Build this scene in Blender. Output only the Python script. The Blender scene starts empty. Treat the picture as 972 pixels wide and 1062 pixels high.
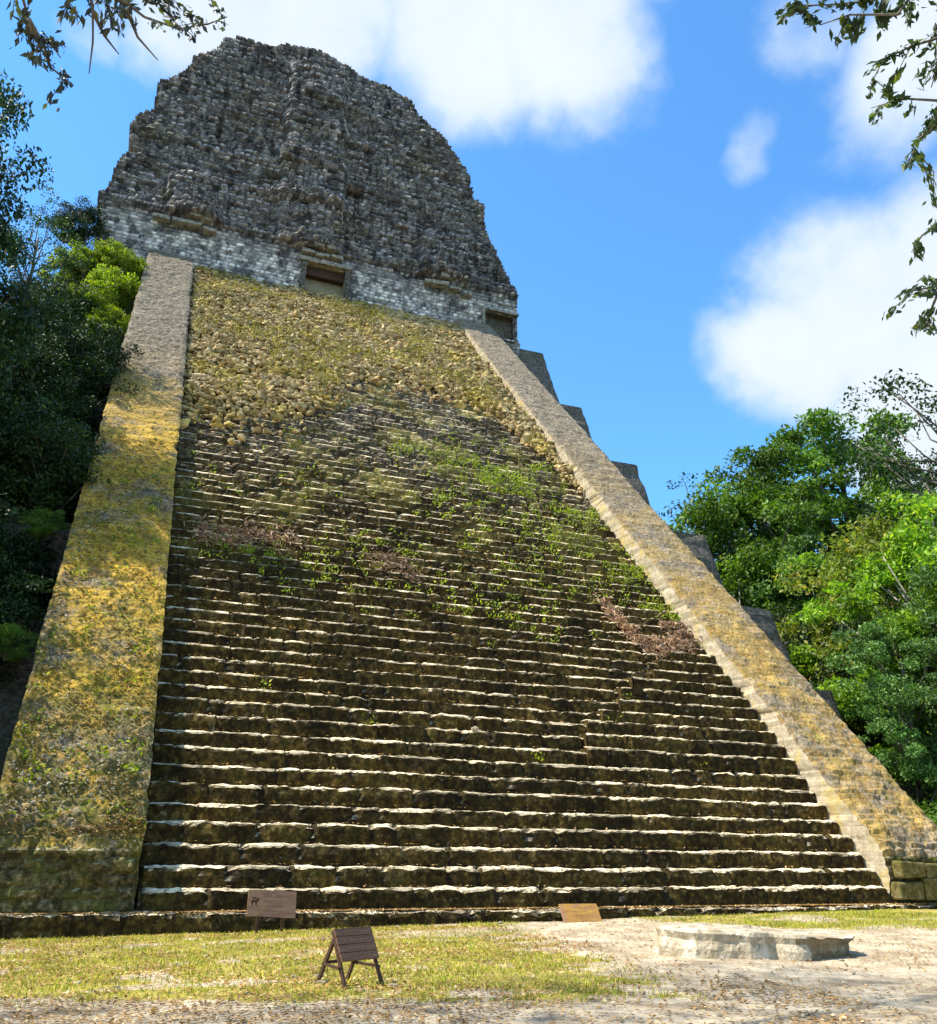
import bpy, math, random
import numpy as np
from mathutils import Matrix, Vector
R_ = math.radians
sc = bpy.context.scene
col = sc.collection

# ------------------------------------------------------------------ camera
CAM = Vector((-1.018, -20.93, 1.60))
rx = Vector((0.93167, -0.36310, 0.01230)); ux = Vector((-0.13715, -0.32014, 0.93739)); fx = Vector((0.33642, 0.87503, 0.34806))
cd = bpy.data.cameras.new('camera'); cam = bpy.data.objects.new('camera', cd); col.objects.link(cam)
cam.matrix_world = Matrix(((rx.x, ux.x, -fx.x, CAM.x), (rx.y, ux.y, -fx.y, CAM.y), (rx.z, ux.z, -fx.z, CAM.z), (0, 0, 0, 1)))
cd.sensor_fit = 'HORIZONTAL'; cd.sensor_width = 36; cd.lens = 938.8 / 972 * 36
cd.clip_end = 6000; cd.clip_start = 0.1
sc.camera = cam

# ------------------------------------------------------------------ light
SUN = Vector((-0.54, 0.13, 0.83)).normalized()          # towards the sun
el = math.asin(SUN.z); az = math.atan2(SUN.x, SUN.y)
ld = bpy.data.lights.new('sun', 'SUN'); ld.energy = 5.0; ld.angle = R_(0.5); ld.color = (1.0, 0.93, 0.80)
lo = bpy.data.objects.new('sun', ld); col.objects.link(lo)
lo.rotation_euler = SUN.to_track_quat('Z', 'Y').to_euler(); lo.location = (-30, 0, 60)
sc.view_settings.view_transform = 'Standard'; sc.view_settings.look = 'None'
sc.view_settings.exposure = 0.92; sc.view_settings.gamma = 1.0; sc.view_settings.use_curve_mapping = False

w = bpy.data.worlds.new('World'); sc.world = w; w.use_nodes = True
nt = w.node_tree; nt.nodes.clear()
def N(nt, t, **k):
    n = nt.nodes.new(t)
    for a, b in k.items(): setattr(n, a, b)
    return n
def math_(nt, op, a, b=None, c=None, clamp=False):
    n = N(nt, 'ShaderNodeMath', operation=op, use_clamp=clamp)
    for i, v in enumerate((a, b, c)):
        if v is None: continue
        if isinstance(v, (int, float)): n.inputs[i].default_value = v
        else: nt.links.new(v, n.inputs[i])
    return n.outputs[0]
def mixc(nt, f, a, b, bt='MIX'):
    n = N(nt, 'ShaderNodeMix', data_type='RGBA', blend_type=bt)
    for s, v in ((0, f), (6, a), (7, b)):
        if hasattr(v, 'links'): nt.links.new(v, n.inputs[s])
        elif isinstance(v, (int, float)): n.inputs[s].default_value = v
        else: n.inputs[s].default_value = (*v[:3], 1)
    return n.outputs[2]
def maprange(nt, v, a, b, c=0.0, d=1.0, smooth=True):
    n = N(nt, 'ShaderNodeMapRange', interpolation_type='SMOOTHSTEP' if smooth else 'LINEAR')
    nt.links.new(v, n.inputs[0])
    for i, x in enumerate((a, b, c, d)): n.inputs[i + 1].default_value = x
    return n.outputs[0]
sky = N(nt, 'ShaderNodeTexSky', sky_type='NISHITA', sun_disc=False)
sky.sun_elevation = el; sky.sun_rotation = az; sky.air_density = 1.0; sky.dust_density = 0.3; sky.ozone_density = 3.0; sky.altitude = 200
tc = N(nt, 'ShaderNodeTexCoord'); L = nt.links
nz = N(nt, 'ShaderNodeTexNoise'); nz.inputs['Scale'].default_value = 6.0; nz.inputs['Detail'].default_value = 8; nz.inputs['Roughness'].default_value = 0.62
L.new(tc.outputs['Generated'], nz.inputs['Vector'])
nz2 = N(nt, 'ShaderNodeTexNoise'); nz2.inputs['Scale'].default_value = 11.0; nz2.inputs['Detail'].default_value = 9; nz2.inputs['Roughness'].default_value = 0.6
L.new(tc.outputs['Generated'], nz2.inputs['Vector'])
blobs = [((0.63, 0.587, 0.509), .115, 1), ((0.690, 0.520, 0.508), .12, 1), ((0.595, 0.643, 0.482), .085, 1), ((0.678, 0.586, 0.443), .11, 1), ((0.70, 0.60, 0.39), .10, 1),
         ((0.092, 0.655, 0.75), .10, .9), ((0.228, 0.623, 0.748), .115, 1), ((0.325, 0.585, 0.745), .10, 1), ((0.30, 0.61, 0.735), .07, .85), ((0.02, 0.67, 0.745), .09, .85), ((-0.04, 0.685, 0.73), .07, .7), ((0.36, 0.50, 0.79), .07, .8),
         ((0.515, 0.484, 0.714), .055, .55), ((0.600, 0.468, 0.649), .085, .75), ((0.503, 0.566, 0.653), .035, .38), ((0.609, 0.427, 0.669), .09, .9), ((-0.107, 0.709, 0.697), .03, .3),
         ((-0.8, 0.3, 0.45), .3, .9), ((-0.5, -0.75, 0.5), .45, 1), ((0.3, -0.85, 0.45), .4, 1), ((0.75, -0.45, 0.5), .3, 1), ((-0.85, -0.3, 0.35), .3, 1)]  # this row: unseen clouds outside the view, added as bright fill light
nw = N(nt, 'ShaderNodeTexNoise'); nw.inputs['Scale'].default_value = 7.0; nw.inputs['Detail'].default_value = 6; L.new(tc.outputs['Generated'], nw.inputs['Vector'])
wm = N(nt, 'ShaderNodeVectorMath', operation='MULTIPLY_ADD'); L.new(nw.outputs['Color'], wm.inputs[0]); wm.inputs[1].default_value = (.13, .13, .13); wm.inputs[2].default_value = (-.065, -.065, -.065)
warp = N(nt, 'ShaderNodeVectorMath', operation='ADD'); L.new(tc.outputs['Generated'], warp.inputs[0]); L.new(wm.outputs[0], warp.inputs[1])
acc = None
for d, r, wt in blobs:
    d = Vector(d).normalized()
    vd = N(nt, 'ShaderNodeVectorMath', operation='DISTANCE'); L.new(warp.outputs[0], vd.inputs[0]); vd.inputs[1].default_value = d
    m = maprange(nt, vd.outputs['Value'], r * 0.35, r * 1.25, wt, 0.0)
    acc = m if acc is None else math_(nt, 'MAXIMUM', acc, m)
n1 = math_(nt, 'MULTIPLY_ADD', nz.outputs['Fac'], 0.9, -0.45)
n2 = math_(nt, 'MULTIPLY_ADD', nz2.outputs['Fac'], 0.55, -0.275)
s = math_(nt, 'ADD', acc, math_(nt, 'ADD', n1, n2))
cov = maprange(nt, s, 0.12, 0.88, 0, 0.98)
cov = math_(nt, 'MULTIPLY', cov, maprange(nt, acc, 0.0, 0.12))
thick = maprange(nt, s, 0.5, 1.3, 0, 1)
skyc = mixc(nt, 1.0, sky.outputs[0], (0.84, 1.50, 1.84), 'MULTIPLY')
cloud = mixc(nt, thick, (3.9, 4.7, 5.7), (5.1, 5.4, 5.7))
fin = mixc(nt, cov, skyc, cloud)
bg = N(nt, 'ShaderNodeBackground'); bg.inputs[1].default_value = 0.10
L.new(fin, bg.inputs[0]); wo = N(nt, 'ShaderNodeOutputWorld'); L.new(bg.outputs[0], wo.inputs[0])

# ------------------------------------------------------------------ noise in numpy
def hsh(i, j, k, seed=0):
    n = (i.astype(np.int64) * 73856093) ^ (j.astype(np.int64) * 19349663) ^ (k.astype(np.int64) * 83492791) ^ (seed * 2654435761 & 0xffffffff)
    n = (n ^ (n >> 13)) & 0xffffffff
    n = (n * 1274126177 + 1013904223) & 0xffffffff
    n = (n ^ (n >> 16)) & 0xffffffff
    n = (n * 2246822519) & 0xffffffff
    return ((n >> 8) & 0xffff) / 65535.0
def vnoise(x, y, z=None, seed=0):
    x = np.asarray(x, float); y = np.asarray(y, float); z = np.zeros_like(x) if z is None else np.asarray(z, float)
    i, j, k = np.floor(x), np.floor(y), np.floor(z); a, b, c = x - i, y - j, z - k
    a = a * a * (3 - 2 * a); b = b * b * (3 - 2 * b); c = c * c * (3 - 2 * c)
    r = 0
    for di in (0, 1):
        for dj in (0, 1):
            for dk in (0, 1):
                r = r + hsh(i + di, j + dj, k + dk, seed) * (a if di else 1 - a) * (b if dj else 1 - b) * (c if dk else 1 - c)
    return r * 2 - 1
def fbm(x, y, z=None, seed=0, o=4):
    r = 0; a = 1.0; f = 1.0; t = 0
    z = np.zeros_like(x) if z is None else z
    for k in range(o):
        r = r + a * vnoise(x * f, y * f, z * f, seed + k * 17); t += a; a *= .5; f *= 2.03
    return r / t
def sstep(v, a, b):
    t = np.clip((v - a) / (b - a), 0, 1); return t * t * (3 - 2 * t)

# ------------------------------------------------------------------ object helpers
def mesh(name, V, F, mat, smooth=False, attrs=None):
    V = np.asarray(V, np.float32); me = bpy.data.meshes.new(name)
    if isinstance(F, np.ndarray):
        n, k = F.shape; me.vertices.add(len(V)); me.vertices.foreach_set('co', V.ravel())
        me.loops.add(n * k); me.loops.foreach_set('vertex_index', F.astype(np.int32).ravel())
        me.polygons.add(n); me.polygons.foreach_set('loop_start', np.arange(0, n * k, k, dtype=np.int32))
        me.update(calc_edges=True); me.validate()
    else:
        me.from_pydata(V.tolist(), [], [list(map(int, f)) for f in F]); me.update()
    me.polygons.foreach_set('use_smooth', [smooth] * len(me.polygons))
    if attrs:
        for an, av in attrs.items():
            a = me.attributes.new(an, 'FLOAT', 'POINT'); a.data.foreach_set('value', np.asarray(av, np.float32))
    if mat: me.materials.append(mat)
    return me
def tag(o, label=None, cat=None, group=None, kind=None):
    if label: o['label'] = label
    if cat: o['category'] = cat
    if group: o['group'] = group
    if kind: o['kind'] = kind
    return o
def link(o, parent=None):
    col.objects.link(o)
    if parent is not None: o.parent = parent
    return o
def obj(name, V, F, mat, parent=None, smooth=False, attrs=None, origin=(0, 0, 0)):
    """V in world space when origin given (world position of parent chain)"""
    V = np.asarray(V, float) - np.asarray(origin, float)
    return link(bpy.data.objects.new(name, mesh(name, V, F, mat, smooth, attrs)), parent)
def empty(name, loc, rz=0.0):
    o = bpy.data.objects.new(name, None); o.location = loc; o.rotation_euler = (0, 0, rz); o.empty_display_size = .3
    return link(o)
class MB:
    def __init__(s): s.V = []; s.F = []
    def add(s, V, F):
        b = len(s.V); s.V += [tuple(v) for v in V]; s.F += [tuple(i + b for i in f) for f in F]; return s
    def box(s, c, d, rot=None, jit=0, rng=None):
        x, y, z = d[0] / 2, d[1] / 2, d[2] / 2
        P = [Vector((a * x, b * y, e * z)) for a in (-1, 1) for b in (-1, 1) for e in (-1, 1)]
        if rot is not None: P = [rot @ p for p in P]
        P = [p + Vector(c) for p in P]
        if jit: P = [p + Vector([rng.uniform(-jit, jit) for _ in range(3)]) for p in P]
        return s.add(P, [(0, 1, 3, 2), (4, 6, 7, 5), (0, 4, 5, 1), (2, 3, 7, 6), (0, 2, 6, 4), (1, 5, 7, 3)])
    def bar(s, a, b, w, t, up=(0, 0, 1)):
        a = Vector(a); b = Vector(b); d = (b - a); Ln = d.length; d.normalize()
        x = d.cross(Vector(up)).normalized(); y = x.cross(d)
        rot = Matrix((x, d, y)).transposed()
        return s.box((a + b) / 2, (w, Ln, t), rot)
    def tube(s, pts, rad, n=7):
        pts = [Vector(p) for p in pts]; b = len(s.V); V = []; F = []
        for i, p in enumerate(pts):
            d = (pts[min(i + 1, len(pts) - 1)] - pts[max(i - 1, 0)]).normalized()
            x = d.cross(Vector((0.3, 0.1, 1)) if abs(d.z) < .9 else Vector((1, 0, 0))).normalized(); y = d.cross(x)
            r = rad[i] if hasattr(rad, '__len__') else rad
            for k in range(n):
                t = 2 * math.pi * k / n; V.append(p + x * math.cos(t) * r + y * math.sin(t) * r)
        for i in range(len(pts) - 1):
            for k in range(n):
                F.append((i * n + k, i * n + (k + 1) % n, (i + 1) * n + (k + 1) % n, (i + 1) * n + k))
        F.append(tuple(range(n))[::-1]); F.append(tuple(range((len(pts) - 1) * n, len(pts) * n)))
        return s.add(V, F)
    def build(s, name, mat, parent=None, smooth=False, origin=(0, 0, 0), bevel=0):
        o = obj(name, s.V, s.F, mat, parent, smooth, None, origin)
        if bevel:
            m = o.modifiers.new('bevel', 'BEVEL'); m.width = bevel; m.segments = 2; m.limit_method = 'ANGLE'
        return o
def gridF(nu, nv):
    i = np.arange((nu - 1) * (nv - 1)); a = (i // (nv - 1)) * nv + i % (nv - 1)
    return np.stack([a, a + nv, a + nv + 1, a + 1], 1)
ICO = None
def ico():
    global ICO
    if ICO is None:
        import bmesh
        bm = bmesh.new(); bmesh.ops.create_icosphere(bm, subdivisions=1, radius=1)
        bm.verts.ensure_lookup_table()
        ICO = (np.array([v.co[:] for v in bm.verts]), np.array([[v.index for v in f.verts] for f in bm.faces])); bm.free()
    return ICO
def stones(P, size, seed, flat=0.75, jag=.28, up=None):
    """many irregular stones in one mesh. P (n,3), size (n,)"""
    rg = np.random.RandomState(seed); v, f = ico(); n = len(P)
    v0 = np.sign(v) * np.abs(v) ** 0.7
    A = rg.uniform(-1, 1, (n, 3, 3)) * .35 + np.eye(3)
    sc3 = rg.uniform(.7, 1.3, (n, 1, 3)) * size[:, None, None]; sc3[..., 2] *= flat
    V = np.einsum('nij,vj->nvi', A, v0) * sc3 * (1 + rg.uniform(-jag, jag, (n, len(v), 1))) + P[:, None, :]
    F = (f[None] + (np.arange(n) * len(v))[:, None, None]).reshape(-1, 3)
    return V.reshape(-1, 3), F

# ------------------------------------------------------------------ materials
def material(name, ramp, scale=1.0, detail=8, rough=.95, layers=(), bumps=((18, .5, .03),), stretch=(1, 1, 1), spec=.2, rnd=0.0, blk=None):
    """layers: (noise scale, lo, hi, colour, (axis, a, b) or None, amount)"""
    m = bpy.data.materials.new(name); m.use_nodes = True; nt = m.node_tree; nt.nodes.clear(); L = nt.links
    tc = N(nt, 'ShaderNodeTexCoord'); vec = tc.outputs['Object']
    def noise(sc_, det, off=0.0, st=(1, 1, 1), ro=.6):
        mp = N(nt, 'ShaderNodeMapping'); L.new(vec, mp.inputs[0]); mp.inputs['Scale'].default_value = st; mp.inputs['Location'].default_value = (off, off * .7, off * 1.3)
        n = N(nt, 'ShaderNodeTexNoise'); L.new(mp.outputs[0], n.inputs['Vector']); n.inputs['Scale'].default_value = sc_; n.inputs['Detail'].default_value = det; n.inputs['Roughness'].default_value = ro
        return n.outputs['Fac']
    cr = N(nt, 'ShaderNodeValToRGB'); L.new(noise(scale, detail, 3.1, stretch, .72), cr.inputs[0])
    e = cr.color_ramp.elements
    while len(e) > 1: e.remove(e[-1])
    e[0].position = ramp[0][0]; e[0].color = (*ramp[0][1], 1)
    for p, c in ramp[1:]: x = e.new(p); x.color = (*c, 1)
    c = cr.outputs[0]; sep = None
    for q, ly in enumerate(layers):
        ns, lo_, hi_, colr, ax, amt = ly[:6]; st = ly[6] if len(ly) > 6 else (1, 1, 1)
        f = maprange(nt, noise(ns, 7, 11.7 * (q + 1), st, .68), lo_, hi_, 0, amt)
        if ax:
            if ax[0] == 'N':
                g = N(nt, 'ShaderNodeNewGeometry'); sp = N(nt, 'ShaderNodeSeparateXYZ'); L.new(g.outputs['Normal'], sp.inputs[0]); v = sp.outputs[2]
            elif ax[0] == 'A':
                g = N(nt, 'ShaderNodeAttribute', attribute_name=ax[3]); v = g.outputs['Fac']
            else:
                sp = N(nt, 'ShaderNodeSeparateXYZ'); L.new(vec, sp.inputs[0]); v = sp.outputs['XYZ'.index(ax[0])]
                v = math_(nt, 'ADD', v, math_(nt, 'MULTIPLY_ADD', noise(.35, 5, 5 + q), 6 * (ax[3] if len(ax) > 3 else 1), -3 * (ax[3] if len(ax) > 3 else 1)))
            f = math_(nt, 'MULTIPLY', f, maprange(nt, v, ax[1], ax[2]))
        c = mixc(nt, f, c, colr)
    if blk:
        g = N(nt, 'ShaderNodeAttribute', attribute_name='blk'); f = maprange(nt, g.outputs['Fac'], 0, 1, blk[0], blk[1], False)
        n = N(nt, 'ShaderNodeVectorMath', operation='SCALE'); L.new(c, n.inputs[0]); L.new(f, n.inputs['Scale']); c = n.outputs[0]
    if rnd:
        g = N(nt, 'ShaderNodeNewGeometry'); f = maprange(nt, g.outputs['Random Per Island'], 0, 1, 1 - rnd, 1 + rnd, False)
        n = N(nt, 'ShaderNodeVectorMath', operation='SCALE'); L.new(c, n.inputs[0]); L.new(f, n.inputs['Scale']); c = n.outputs[0]
    b = N(nt, 'ShaderNodeBsdfPrincipled'); L.new(c, b.inputs['Base Color']); b.inputs['Roughness'].default_value = rough
    b.inputs['Specular IOR Level'].default_value = spec
    prev = None
    for q, (bs, st_, dist) in enumerate(bumps):
        bp = N(nt, 'ShaderNodeBump'); bp.inputs['Strength'].default_value = st_; bp.inputs['Distance'].default_value = dist
        L.new(noise(bs, 6, 23 + q, (1, 1, 1), .65), bp.inputs['Height'])
        if prev: L.new(prev, bp.inputs['Normal'])
        prev = bp.outputs[0]
    if prev: L.new(prev, b.inputs['Normal'])
    o = N(nt, 'ShaderNodeOutputMaterial'); L.new(b.outputs[0], o.inputs[0])
    return m
def leafmat(name, c1, c2, c3=None, trans=.3, scale=.5, rough=.55):
    m = bpy.data.materials.new(name); m.use_nodes = True; nt = m.node_tree; nt.nodes.clear(); L = nt.links
    g = N(nt, 'ShaderNodeNewGeometry'); cr = N(nt, 'ShaderNodeValToRGB'); L.new(g.outputs['Random Per Island'], cr.inputs[0])
    e = cr.color_ramp.elements; e[0].color = (*c1, 1); e[1].color = (*c2, 1); e[1].position = .85
    if c3: x = e.new(.96); x.color = (*c3, 1); cr.color_ramp.interpolation = 'LINEAR'
    tc = N(nt, 'ShaderNodeTexCoord'); n = N(nt, 'ShaderNodeTexNoise'); n.inputs['Scale'].default_value = scale; n.inputs['Detail'].default_value = 3; L.new(tc.outputs['Object'], n.inputs['Vector'])
    oi = N(nt, 'ShaderNodeObjectInfo')
    f = maprange(nt, n.outputs['Fac'], .3, .7, .6, 1.4, False)
    f = math_(nt, 'MULTIPLY', f, maprange(nt, oi.outputs['Random'], 0, 1, .75, 1.25, False))
    sc_ = N(nt, 'ShaderNodeVectorMath', operation='SCALE'); L.new(cr.outputs[0], sc_.inputs[0]); L.new(f, sc_.inputs['Scale']); c = sc_.outputs[0]
    b = N(nt, 'ShaderNodeBsdfPrincipled'); L.new(c, b.inputs['Base Color']); b.inputs['Roughness'].default_value = rough; b.inputs['Specular IOR Level'].default_value = .35
    t = N(nt, 'ShaderNodeBsdfTranslucent'); c2_ = mixc(nt, 1.0, c, (1.5, 1.6, .6), 'MULTIPLY'); L.new(c2_, t.inputs[0])
    mx = N(nt, 'ShaderNodeMixShader'); mx.inputs[0].default_value = trans; L.new(b.outputs[0], mx.inputs[1]); L.new(t.outputs[0], mx.inputs[2])
    o = N(nt, 'ShaderNodeOutputMaterial'); L.new(mx.outputs[0], o.inputs[0]); return m

M = {}
M['step'] = material('mossy_step_stone', [(.30, (.007, .004, .001)), (.47, (.025, .016, .003)), (.58, (.070, .046, .009)), (.72, (.20, .145, .045))], 5,
    layers=[(1.3, .52, .66, (.050, .044, .008), None, .5), (5, .60, .70, (.30, .26, .16), None, .5),
            (.25, .36, .54, (.11, .088, .065), ('Z', 15, 25, .6), .85), (6, .50, .60, (.36, .32, .25), ('Z', 13, 25, .6), .75), (7, .52, .60, (.03, .026, .02), ('Z', 15, 26, .6), .8),
            (.9, .50, .66, (.12, .095, .02), ('Z', 7, 17, 1), .35), (3.2, .52, .64, (.035, .026, .010), ('Z', 9, 17, 1), .7), (11, .58, .66, (.36, .32, .20), ('Z', 9, 17, 1), .7),
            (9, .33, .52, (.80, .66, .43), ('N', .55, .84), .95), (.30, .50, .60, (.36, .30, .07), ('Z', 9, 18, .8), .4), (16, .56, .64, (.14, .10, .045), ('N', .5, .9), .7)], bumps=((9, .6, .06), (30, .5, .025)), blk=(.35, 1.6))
M['rubble'] = material('rubble_stone', [(.3, (.09, .058, .020)), (.48, (.38, .275, .125)), (.65, (.66, .53, .31))], 3.2,
    layers=[(.5, .49, .62, (.50, .40, .07), None, .55), (.3, .52, .64, (.15, .125, .04), None, .5), (8, .58, .7, (.5, .45, .34), None, .6)], bumps=((14, .5, .04),), rnd=.35)
M['soil'] = material('mossy_rubble_fill', [(.3, (.02, .014, .005)), (.5, (.06, .045, .016)), (.7, (.15, .12, .045))], 4, layers=[(.6, .48, .62, (.20, .18, .03), None, .7)], bumps=((8, .8, .12),))
M['bal'] = material('mossy_balustrade_stone', [(.3, (.05, .04, .025)), (.46, (.17, .135, .09)), (.56, (.27, .225, .165)), (.7, (.42, .36, .28))], 6,
    layers=[(.45, .38, .56, (.60, .37, .03), ('Z', 27, 15, 1.3), .9), (2.5, .48, .62, (.34, .20, .03), ('Z', 28, 14, 1), .7),
            (.9, .50, .62, (.11, .12, .015), ('Z', 17, 3, 1), .75), (9, .50, .60, (.045, .038, .012), None, .75), (3.5, .52, .62, (.10, .085, .02), ('Z', 22, 8, 1), .6), (1.3, .40, .56, (.085, .08, .016), ('Z', 9, 3, .8), .85), (14, .58, .66, (.62, .56, .42), None, .7)], bumps=((5, .6, .09), (18, .8, .05)), blk=(.72, 1.28))
M['bal2'] = material('ochre_balustrade_stone', [(.3, (.06, .045, .03)), (.46, (.19, .15, .10)), (.56, (.29, .24, .17)), (.7, (.44, .37, .28))], 6,
    layers=[(.45, .38, .56, (.46, .29, .06), ('Z', 26, 6, 1.3), .75), (2.5, .50, .60, (.30, .17, .03), ('Z', 28, 8, 1), .7), (1.6, .52, .62, (.30, .24, .17), None, .6),
            (8, .52, .62, (.075, .055, .015), None, .7), (14, .58, .66, (.62, .55, .42), None, .6), (1.1, .62, .70, (.20, .21, .03), None, .6)], bumps=((5, .6, .09), (18, .8, .05)), blk=(.72, 1.28))
M['mossface'] = material('green_moss_stone', [(.3, (.015, .012, .004)), (.46, (.055, .043, .015)), (.56, (.14, .11, .045)), (.70, (.34, .28, .15))], 7,
    layers=[(1.5, .48, .62, (.11, .11, .015), None, .6), (10, .62, .7, (.4, .36, .22), None, .5), (7, .3, .5, (.5, .43, .28), ('N', .7, .9), .8)], bumps=((6, .7, .08), (22, .5, .03)), blk=(.6, 1.4))
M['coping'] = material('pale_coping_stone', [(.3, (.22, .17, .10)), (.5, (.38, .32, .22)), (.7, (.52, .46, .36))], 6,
    layers=[(1.2, .5, .64, (.45, .33, .08), None, .6), (5, .62, .7, (.12, .11, .05), None, .5)], bumps=((8, .5, .05),))  # paler copy for the wall side facing the sun, sunlight put into the colour
M['copingdark'] = material('dark_coping_stone', [(.3, (.05, .045, .02)), (.5, (.12, .10, .055)), (.7, (.24, .21, .14))], 6, bumps=((8, .5, .05),))  # darker copy for the other wall sides, shade put into the colour
TEMPLE_L = [(.35, .47, .60, (.085, .072, .075), None, .7), (1.3, .52, .62, (.50, .45, .42), None, .7), (2.5, .51, .62, (.46, .42, .40), None, .6), (.3, .52, .64, (.27, .22, .13), None, .5), (5, .55, .63, (.60, .56, .51), None, .85),
            (5, .62, .70, (.03, .027, .027), None, .8), (1.1, .58, .66, (.26, .22, .10), None, .4), (1.6, .53, .63, (.62, .57, .53), None, .7, (1, 1, .25)), (1.2, .52, .62, (.05, .044, .045), None, .75, (1.2, 1, .2))]
M['temple'] = material('weathered_limestone', [(.30, (.085, .070, .070)), (.46, (.215, .183, .18)), (.58, (.37, .325, .315)), (.75, (.62, .555, .52))], 2.4,
    layers=TEMPLE_L + [(.36, .40, .52, (.82, .74, .65), ('Z', 44.4, 42.8, .35), .9), (1.3, .50, .58, (.17, .155, .15), ('Z', 46, 43, .3), .85), (.8, .42, .6, (.34, .29, .13), None, 0)], bumps=((9, .5, .05), (30, .4, .02)), blk=(.25, 1.75))
M['mould'] = material('pale_moulding_stone', [(.3, (.16, .14, .11)), (.5, (.34, .31, .25)), (.7, (.50, .46, .39))], 3, layers=[(3, .50, .60, (.10, .09, .085), None, .8)], bumps=((12, .5, .05),))
M['terrace'] = material('dark_terrace_stone', [(.3, (.04, .034, .028)), (.46, (.12, .104, .085)), (.58, (.23, .20, .165)), (.72, (.42, .37, .30))], 5, stretch=(1, 1, 1.6),
    layers=[(.6, .5, .62, (.10, .10, .03), None, .5), (8, .6, .68, (.32, .30, .26), None, .6)], bumps=((2.5, .9, .25), (9, .8, .08)))
M['door'] = material('door_recess_plaster', [(.3, (.26, .21, .13)), (.7, (.42, .35, .23))], 2, bumps=())
M['wood_dark'] = material('dark_carved_wood', [(.3, (.035, .018, .010)), (.6, (.085, .045, .028)), (.8, (.14, .08, .05))], 8, stretch=(.3, 4, 4), rough=.7, bumps=((30, .3, .01),))
M['wood_board'] = material('brown_board_wood', [(.3, (.085, .042, .024)), (.6, (.16, .085, .05)), (.8, (.23, .135, .085))], 8, stretch=(.3, 4, 4), rough=.65, bumps=((30, .3, .01),))
M['wood_pink'] = material('faded_pinkish_wood', [(.3, (.20, .10, .065)), (.6, (.34, .19, .125)), (.8, (.44, .28, .19))], 6, stretch=(.3, 3, 3), rough=.7, layers=[(2, .5, .65, (.40, .26, .08), None, .6)], bumps=((30, .3, .01),))
M['wood_gold'] = material('golden_faded_wood', [(.3, (.28, .13, .05)), (.6, (.50, .27, .06)), (.8, (.60, .38, .10))], 5, stretch=(.5, 2, 3), rough=.6, layers=[(2.2, .5, .62, (.34, .19, .14), None, .8)], bumps=((30, .3, .01),))
M['paint'] = material('worn_letter_paint', [(.4, (.13, .075, .045)), (.5, (.22, .14, .09)), (.62, (.42, .32, .24))], 20, bumps=())
M['carve'] = material('dark_carved_letters', [(.4, (.05, .022, .014)), (.6, (.10, .05, .03))], 20, bumps=())
M['altar'] = material('pale_altar_stone', [(.3, (.20, .15, .085)), (.46, (.42, .345, .235)), (.62, (.66, .575, .44))], 2.5,
    layers=[(1.6, .46, .60, (.34, .27, .17), None, .7), (6, .52, .62, (.20, .16, .10), None, .8)], bumps=((4, .8, .10), (14, .7, .04)))
M['altarside'] = material('stained_altar_stone', [(.3, (.10, .075, .04)), (.5, (.22, .17, .10)), (.7, (.40, .34, .25))], 4, bumps=((5, .8, .08), (18, .5, .03)))  # for the altar's right side, its shade put into the colour
M['pebble'] = material('pale_pebble', [(.3, (.24, .20, .13)), (.7, (.46, .40, .29))], 4, rnd=.3)
M['bark'] = material('bark', [(.3, (.05, .04, .03)), (.5, (.13, .11, .085)), (.7, (.26, .23, .19))], 3, stretch=(1, 1, .3), bumps=((10, .6, .05),))
M['barkpale'] = material('pale_bark', [(.3, (.22, .20, .17)), (.7, (.48, .44, .38))], 3, stretch=(1, 1, .3), bumps=((10, .6, .05),))
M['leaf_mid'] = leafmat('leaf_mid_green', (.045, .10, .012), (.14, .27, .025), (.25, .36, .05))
M['leaf_dark'] = leafmat('leaf_dark_green', (.008, .020, .004), (.024, .052, .007), (.06, .10, .015), trans=.14)  # colour lowered to carry the shade side of the left trees
M['leaf_dusk'] = leafmat('leaf_dusky_green', (.012, .032, .008), (.035, .080, .015), (.08, .13, .03), trans=.2)  # darker copy of the mid green, tree shade put into the colour
M['leaf_blue'] = leafmat('leaf_cool_green', (.035, .09, .020), (.12, .24, .05), (.22, .34, .10), trans=.25)
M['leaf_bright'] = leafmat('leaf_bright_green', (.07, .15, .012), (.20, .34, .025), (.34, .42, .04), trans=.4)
M['leaf_olive'] = leafmat('leaf_olive', (.09, .13, .02), (.22, .27, .04), (.36, .28, .05), trans=.35)
M['leaf_vine'] = leafmat('leaf_yellow_green', (.05, .10, .008), (.24, .31, .012), (.42, .42, .03), trans=.4)
M['leaf_twig'] = leafmat('leaf_twig', (.025, .045, .02), (.06, .10, .025), (.20, .24, .03), trans=.3)
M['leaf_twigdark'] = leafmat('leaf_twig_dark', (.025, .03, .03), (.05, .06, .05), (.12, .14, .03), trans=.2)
M['weed'] = leafmat('weed_green', (.11, .17, .012), (.28, .36, .022), (.46, .46, .07), trans=.4)
M['grass'] = leafmat('grass_blades', (.11, .17, .012), (.36, .36, .03), (.66, .50, .12), trans=.35, scale=1.2)
M['litter'] = leafmat('fallen_leaves', (.14, .065, .02), (.42, .25, .08), (.64, .50, .28), trans=.1)
M['deadfern'] = leafmat('dead_fern', (.16, .085, .045), (.36, .225, .14), (.55, .39, .27), trans=.1)

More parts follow.
